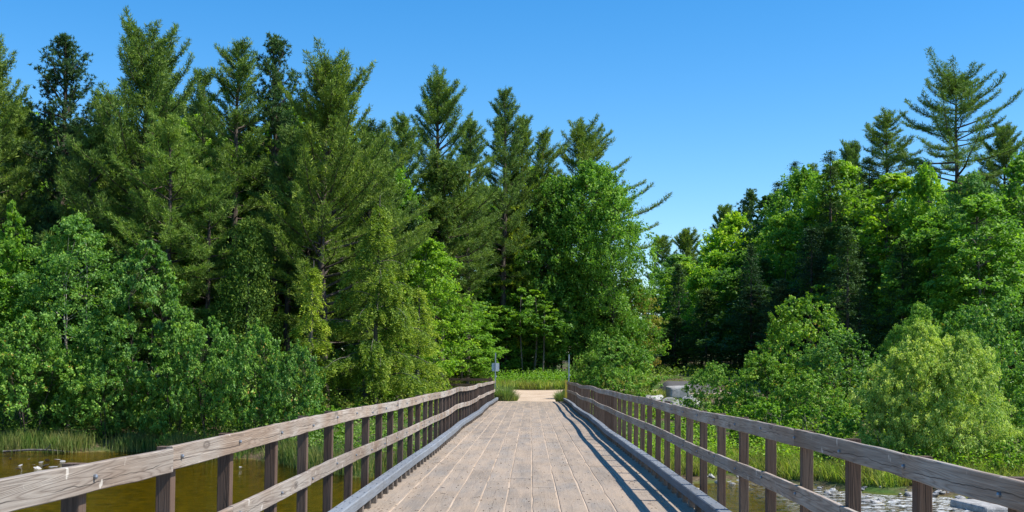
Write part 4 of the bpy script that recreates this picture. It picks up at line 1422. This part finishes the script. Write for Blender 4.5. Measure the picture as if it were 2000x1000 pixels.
# bare understory stems in the dark opening behind the meadow
stem_geo = Tubes(6)
for k in range(1):
    zz = np.linspace(-.3, 7, 8)
    stem_geo.add(np.column_stack([np.sin(zz * .5) * .12, np.cos(zz * .6) * .1, zz]), np.linspace(.075, .03, 8))
stem_me = stem_geo.mesh('trunk'); stem_me.materials.append(M['greybark'])
hv = gen_leafy(120, 7.5, 1.3, 4.2, leaf=.17, ncl=26, per=110, shape='dome', layer=.4)
stem_cr = leaf_mesh('crown', hv[0], hv[1]); stem_cr.materials.append(M['maple'])
STEM_X = [900, 930, 960, 990, 1015, 1040, 1062, 1090, 1120]
STEM_AT = ['left of the log fence', 'above the log fence', 'left of the sign plate', 'right of the sign plate', 'left of the meadow middle', 'over the meadow middle',
           'right of the meadow middle', 'well left of the bare post', 'just left of the bare post', 'right of the bare post']
for px in (888, 905, 921, 948, 985, 992, 1011, 1019, 1036, 1044, 1057, 1068, 1084, 1098, 1130):
    Y = fr.uniform(93, 99)
    x, _ = at(px + fr.uniform(-3, 3), 700, Y)
    e = plant('understory_tree', (stem_cr, stem_me), x, Y, (fr.uniform(.8, 1.5),) * 2 + (fr.uniform(.75, 1.1),), fr.uniform(0, 6), tilt=(fr.normal(0, .04), fr.normal(0, .05)),
          label='thin pale-stemmed young tree %s, in the dark %s' % (
              STEM_AT[int(np.searchsorted(STEM_X, px))], 'nearer' if Y < 95 else 'halfway' if Y < 97.2 else 'far back'), group='young stems in the dark opening behind the meadow')

# ------------------------------------------------------------------ ground cover (uncountable)
def blades(name, pts, hmin, hmax, w, mat, seed, lean=.35, label='', bend=.3, yellow=None):
    rng = np.random.default_rng(seed)
    n = len(pts)
    h = rng.uniform(hmin, hmax, n)[:, None]
    az = rng.uniform(0, 2 * PI, n)
    side = np.column_stack([np.cos(az), np.sin(az), np.zeros(n)])
    ln = rng.normal(0, lean, (n, 2))
    up = np.column_stack([ln, np.ones(n)])
    mid = pts + up * h * .55
    tip = pts + up * h * np.array([1, 1, .92]) + np.column_stack([ln * bend, np.zeros(n)]) * h
    ww = (w * rng.uniform(.6, 1.3, n))[:, None]
    V = np.stack([pts - side * ww / 2, pts + side * ww / 2, mid + side * ww * .35, mid - side * ww * .35, tip], 1)
    b = np.arange(n)[:, None] * 5
    F = (b + np.array([[0, 1, 2, 3, 3, 2, 4]])).ravel()
    sizes = np.tile([4, 3], n)
    t = np.clip(rng.normal(.45, .22, n), 0, 1)
    if yellow is not None: t = np.clip(t + yellow, 0, 1)
    me = npmesh(name, V.reshape(-1, 3), F, sizes, tint=np.repeat(t, 2))
    o = link(name, me, mat=M[mat])
    return tag(o, label, kind='stuff')


rg = np.random.default_rng(31)


def shore_y(x):
    return np.interp(x, SHX, SHY) + 0.5 * np.sin(x * 0.9) + 0.25 * np.sin(x * 2.3 + 1)


# reeds on the left water's edge
x = rg.uniform(-32, -3.0, 15000)
y = shore_y(x) + rg.normal(.3, .55, len(x)) + .5
keep = (np.sin(x * 2.1) + np.sin(x * .77 + 2) + rg.normal(0, .7, len(x))) > -.7
x, y = x[keep], y[keep]
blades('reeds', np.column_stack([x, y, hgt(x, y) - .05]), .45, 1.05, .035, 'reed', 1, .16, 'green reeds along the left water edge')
# grass on the right bank
x = rg.uniform(3.5, 20, 26000)
y = shore_y(x) + .9 + np.abs(rg.normal(0, 2.6, len(x)))
blades('bank_grass', np.column_stack([x, y, hgt(x, y) - .03]), .15, .8, .035, 'grass', 2, .34, 'long grass on the right river bank')
# meadow beyond the track
x = rg.uniform(-15, 9, 26000)
y = 87.0 + np.abs(rg.normal(0, 3.2, len(x)))
blades('meadow_grass', np.column_stack([x, y, hgt(x, y) - .03]), .3, .85, .06, 'meadow', 3, .3, 'bright meadow grass beyond the sandy track')
# rough grass beside the road and behind the left rail
x = np.concatenate([rg.uniform(-12, -2.3, 14000), rg.uniform(2.6, 9, 9000)])
y = rg.uniform(62, 79.5, len(x))
keep = (np.abs(x) > 2.3 + .35 * rg.random(len(x)))
x, y = x[keep], y[keep]
blades('verge_grass', np.column_stack([x, y, hgt(x, y) - .03]), .2, .6, .04, 'grass', 4, .3, 'rough grass on the verge beside the bridge end')


def leafy_cover(name, x, y, hmax, leaf, mat, seed, label, per=14, rad=.35):
    rng = np.random.default_rng(seed)
    n = len(x)
    hz = rng.uniform(.25, 1, n) * hmax
    C = np.column_stack([x, y, hgt(x, y) + hz])
    P = np.repeat(C, per, 0) + rng.normal(0, 1, (n * per, 3)) * np.array([rad, rad, rad * .45])
    P[:, 2] = np.maximum(P[:, 2], np.repeat(C[:, 2] - hz, per) + .03)
    N = unit(rdir(rng, len(P)) * .8 + np.array([0, 0, .9]))
    L = rng.uniform(.6, 1.2, len(P)) * leaf
    V = leaf_geo(P, N, rdir(rng, len(P)), L, L * .6)
    tint = np.clip(np.repeat(rng.random(n), per) * .5 + rng.normal(.22, .15, len(P)), 0, 1)
    me = leaf_mesh(name, V, tint)
    return tag(link(name, me, mat=M[mat]), label, kind='stuff')


x = rg.uniform(-40, 4, 2600); y = shore_y(x) + 2.0 + rg.uniform(0, 24, len(x)) * rg.random(len(x))
keep = ~((np.abs(x) < 3.2) & (y > 44)) ; x, y = x[keep], y[keep]
leafy_cover('undergrowth', x, y, .9, .15, 'under', 5, 'dark leafy undergrowth below the trees of the left bank')
x = rg.uniform(3.6, 34, 2300); y = shore_y(x) + 2.2 + rg.uniform(0, 26, len(x)) * rg.random(len(x))
keep = ~((x < 14) & (y > 68)); x, y = x[keep], y[keep]
leafy_cover('bank_herbs', x, y, .9, .13, 'maple', 6, 'bright herbs and seedlings on the right bank')
x = rg.uniform(-13, 9, 1500); y = 88.3 + rg.uniform(0, 8, len(x))
leafy_cover('meadow_herbs', x, y, 1.05, .17, 'bright', 7, 'leafy meadow herbs at the forest edge behind the track')
x = rg.uniform(9, 60, 1500); y = rg.uniform(92, 125, len(x))
leafy_cover('forest_herbs', x, y, .7, .2, 'under', 8, 'low plants at the foot of the far right woods')


def tuft(name, px, py, Y, r, h, n, mat, seed, label):
    x0, z0 = at(px, py, Y)
    rng = np.random.default_rng(seed)
    a = rng.uniform(0, 2 * PI, n); rr = r * np.sqrt(rng.random(n))
    x = x0 + rr * np.cos(a); y = Y + rr * np.sin(a)
    P = np.column_stack([np.zeros(n), np.zeros(n), np.zeros(n)])
    P[:, 0] = x - x0; P[:, 1] = y - Y
    zg = float(hgt(x0, Y))
    P[:, 2] = hgt(x, y) - zg - .02
    hh = rng.uniform(.5, 1, n) * h * (1 - .5 * (rr / r) ** 2)
    az = rng.uniform(0, 2 * PI, n)
    side = np.column_stack([np.cos(az), np.sin(az), np.zeros(n)]) * .012
    out = np.column_stack([np.cos(a), np.sin(a), np.zeros(n)]) * (rr / r * .35 + .1)[:, None] + rng.normal(0, .1, (n, 3))
    up = out + np.array([0, 0, 1])
    mid = P + up * hh[:, None] * .6
    tip = P + up * hh[:, None] + out * hh[:, None] * .5
    V = np.stack([P - side, P + side, mid + side * .7, mid - side * .7, tip], 1)
    b = np.arange(n)[:, None] * 5
    F = (b + np.array([[0, 1, 2, 3, 3, 2, 4]])).ravel()
    me = npmesh(name, V.reshape(-1, 3), F, np.tile([4, 3], n), tint=np.repeat(np.clip(rng.normal(.45, .2, n), 0, 1), 2))
    o = link(name, me, loc=(x0, Y, zg), mat=M[mat])
    return tag(o, label, 'grass')


tuft('grass_clump', 984, 770, 70.9, .42, 1.35, 1400, 'tuft', 1, 'tall grey-green grass clump at the far end of the left curb')
tuft('grass_clump', 1000, 772, 71.4, .30, .8, 500, 'tuft', 2, 'smaller grass clump right of the tall one, on the sand')
tuft('grass_clump', 1097, 775, 70.9, .30, .95, 900, 'tuft', 3, 'dark grass clump at the far end of the right curb by the yellow marker')

# ------------------------------------------------------------------ rocks
def rock_mesh(name, seed, n=22, flat=.6, rough=1.0):
    import bmesh
    rng = np.random.default_rng(seed)
    P = rdir(rng, n) * np.array([1, .8, flat]) * rng.uniform(.78, 1.0, (n, 1))
    bm = bmesh.new()
    for p in P: bm.verts.new(p)
    r = bmesh.ops.convex_hull(bm, input=bm.verts)
    for v in [v for v in bm.verts if not v.link_faces]: bm.verts.remove(v)
    bmesh.ops.bevel(bm, geom=list(bm.edges), offset=.05, segments=1, affect='EDGES')
    me = bpy.data.meshes.new(name)
    bm.to_mesh(me); bm.free()
    me.materials.append(M['rock'])
    return me


rocks = [rock_mesh('rock', 300 + i, 18 + i, .5 + .06 * (i % 4)) for i in range(7)]
blockr = rock_mesh('boulder', 340, 16, .75)
rr_ = np.random.default_rng(4)


def rock(px, py, Y, s, label, group=None, name='boulder', me=None, zoff=0.0, z=None):
    x, _ = at(px, py, Y)
    zz = (float(hgt(x, Y)) if z is None else z) + zoff
    o = link(name, me or rocks[rr_.integers(0, 7)], loc=(x, Y, zz), rot=(rr_.normal(0, .2), rr_.normal(0, .2), rr_.uniform(0, 6)))
    o.scale = s
    return tag(o, label, 'boulder' if name == 'boulder' else 'rock', group)


# big pale boulders right of the bridge end
xb, zb_ = at(1322, 762, 73.0)
bb = link('boulder', boxes_mesh('boulder', [((0, 0, 0), (1.15, .9, .85))]), loc=(xb, 73.0, zb_ - .15), rot=(.05, -.04, .25), mat=M['rock'])
for v in bb.data.vertices: v.co += Vector(rr_.normal(0, .06, 3))
md = bb.modifiers.new('bevel', 'BEVEL'); md.width = .12; md.segments = 2
tag(bb, 'squared grey granite block, largest of the white boulders beside the dark low alder', 'boulder')
for i, (px, Y, s) in enumerate([(1265, 72.5, .5), (1278, 71.6, .62), (1288, 72.6, .4), (1296, 70.6, .5), (1307, 71.9, .45), (1312, 70.0, .5), (1330, 70.4, .55),
                                (1345, 71.5, .5), (1300, 68.8, .42), (1324, 68.2, .5), (1345, 68.8, .6), (1352, 70.0, .45), (1338, 66.5, .5), (1362, 67.2, .5),
                                (1245, 72.0, .42), (1256, 71.0, .4), (1285, 69.8, .4), (1372, 65.6, .42), (1318, 66.0, .4), (1300, 66.4, .42)]):
    rock(px, 780, Y, (s * rr_.uniform(.9, 1.4), s, s * rr_.uniform(.8, 1.2)), '%s pale angular boulder %s, %s' % ('small' if s < .44 else 'middle-sized' if s < .52 else 'big',
             'left of the square granite block' if px < 1290 else 'under the square granite block' if px < 1326 else 'at the dark low alder',
             'high in the riprap heap' if Y > 71 else 'halfway down the riprap heap' if Y > 68 else 'low in the riprap heap'), 'riprap boulders beside the bridge end', zoff=.12 + .25 * s)
# a flat pale slab at the far right
xs_, _ = at(1935, 985, 37.5)
sl = link('stone_slab', boxes_mesh('stone_slab', [((0, 0, 0), (2.6, 2.0, .3))]), loc=(xs_ + .6, 38.0, WATER + .03), rot=(.02, .03, .2), mat=M['rock'])
md = sl.modifiers.new('bevel', 'BEVEL'); md.width = .08; md.segments = 2
tag(sl, 'flat pale grey stone slab at the waterline behind the right railing corner', 'rock slab')
# stones along the rapids
for k in range(290):
    x = rr_.uniform(4.5, 19)
    y = float(shore_y(x)) + rr_.normal(-.4, .9) - (rr_.random() < .35) * rr_.uniform(0, 6) * (x > 9)
    s = (.045 + .17 * rr_.random() ** 1.7) * (1.1 if x > 9 else .8)
    zz = max(float(hgt(x, y)), WATER - .06)
    o = link('rock', rocks[rr_.integers(0, 7)], loc=(x, y, zz + s * .12), rot=(rr_.normal(0, .25), rr_.normal(0, .25), rr_.uniform(0, 6)))
    o.scale = (s * rr_.uniform(.9, 1.7), s, s * rr_.uniform(.6, 1.0))
    szw = 'tiny' if s < .07 else ('small' if s < .11 else ('middling' if s < .16 else 'large'))
    wh = ('under the right railing' if x < 6.5 else 'left of the rapids' if x < 9 else 'at the head of the rapids' if x < 12 else 'below the willow pair' if x < 16 else 'beside the flat stone slab')
    dp = 'at the grass edge' if y > float(shore_y(x)) - .3 else ('in the shallows' if y > float(shore_y(x)) - 1.6 else 'out in the white water')
    tag(o, '%s grey river stone %s %s' % (szw, dp, wh), 'rock', 'stones along the rapids')
for k, (px, py) in enumerate([(56, 897), (65, 908), (80, 903), (88, 910), (93, 899), (122, 901), (128, 906), (70, 914), (40, 909), (76, 915), (104, 912), (36, 915), (20, 896), (112, 898), (470, 912), (586, 913)]):
    Y = 4.15 * FPX / (py - (729 - (1037 - px) * .0105))
    s = rr_.uniform(.09, .22)
    rock(px, py, Y, (s * 1.3, s, s * .3), '%s pale stone above the shallows %s, %s' % ('small' if s < .13 else 'middling' if s < .18 else 'big', 'at the left picture edge' if px < 60 else 'before the driftwood' if px < 95 else 'right of the driftwood tip' if px < 200 else 'between the left railing posts', 'close to the reeds' if py < 903 else 'midway out' if py < 910 else 'farthest out'), 'stones in the shallows by the left reeds', 'rock', z=WATER, zoff=.02)
# driftwood branch
dx, _ = at(75, 894, 58.4)
dw = Tubes(6)
dw.add([(-1.6, 0, .02), (-.4, .1, .10), (.6, 0, .12), (1.7, .1, .03)], [.05, .06, .05, .02])
dw.add([(.5, 0, .1), (.75, -.1, .3), (.8, -.1, .42)], [.03, .02, .01])
dwo = link('driftwood', dw.mesh('driftwood'), loc=(dx, 58.0, WATER + .02), mat=M['greybark'])
tag(dwo, 'dark driftwood branch lying in the water in front of the left reeds', 'driftwood')

tt = 0
seen_ = set()
for o in bpy.data.objects:
    if o.type == 'MESH' and o.data.name not in seen_:
        seen_.add(o.data.name); tt += sum(1 for _ in ()) + len(o.data.loops) - 2 * len(o.data.polygons)
print('UNIQUE TRIS', tt, 'objects', len(bpy.data.objects), 'fill', nfill)
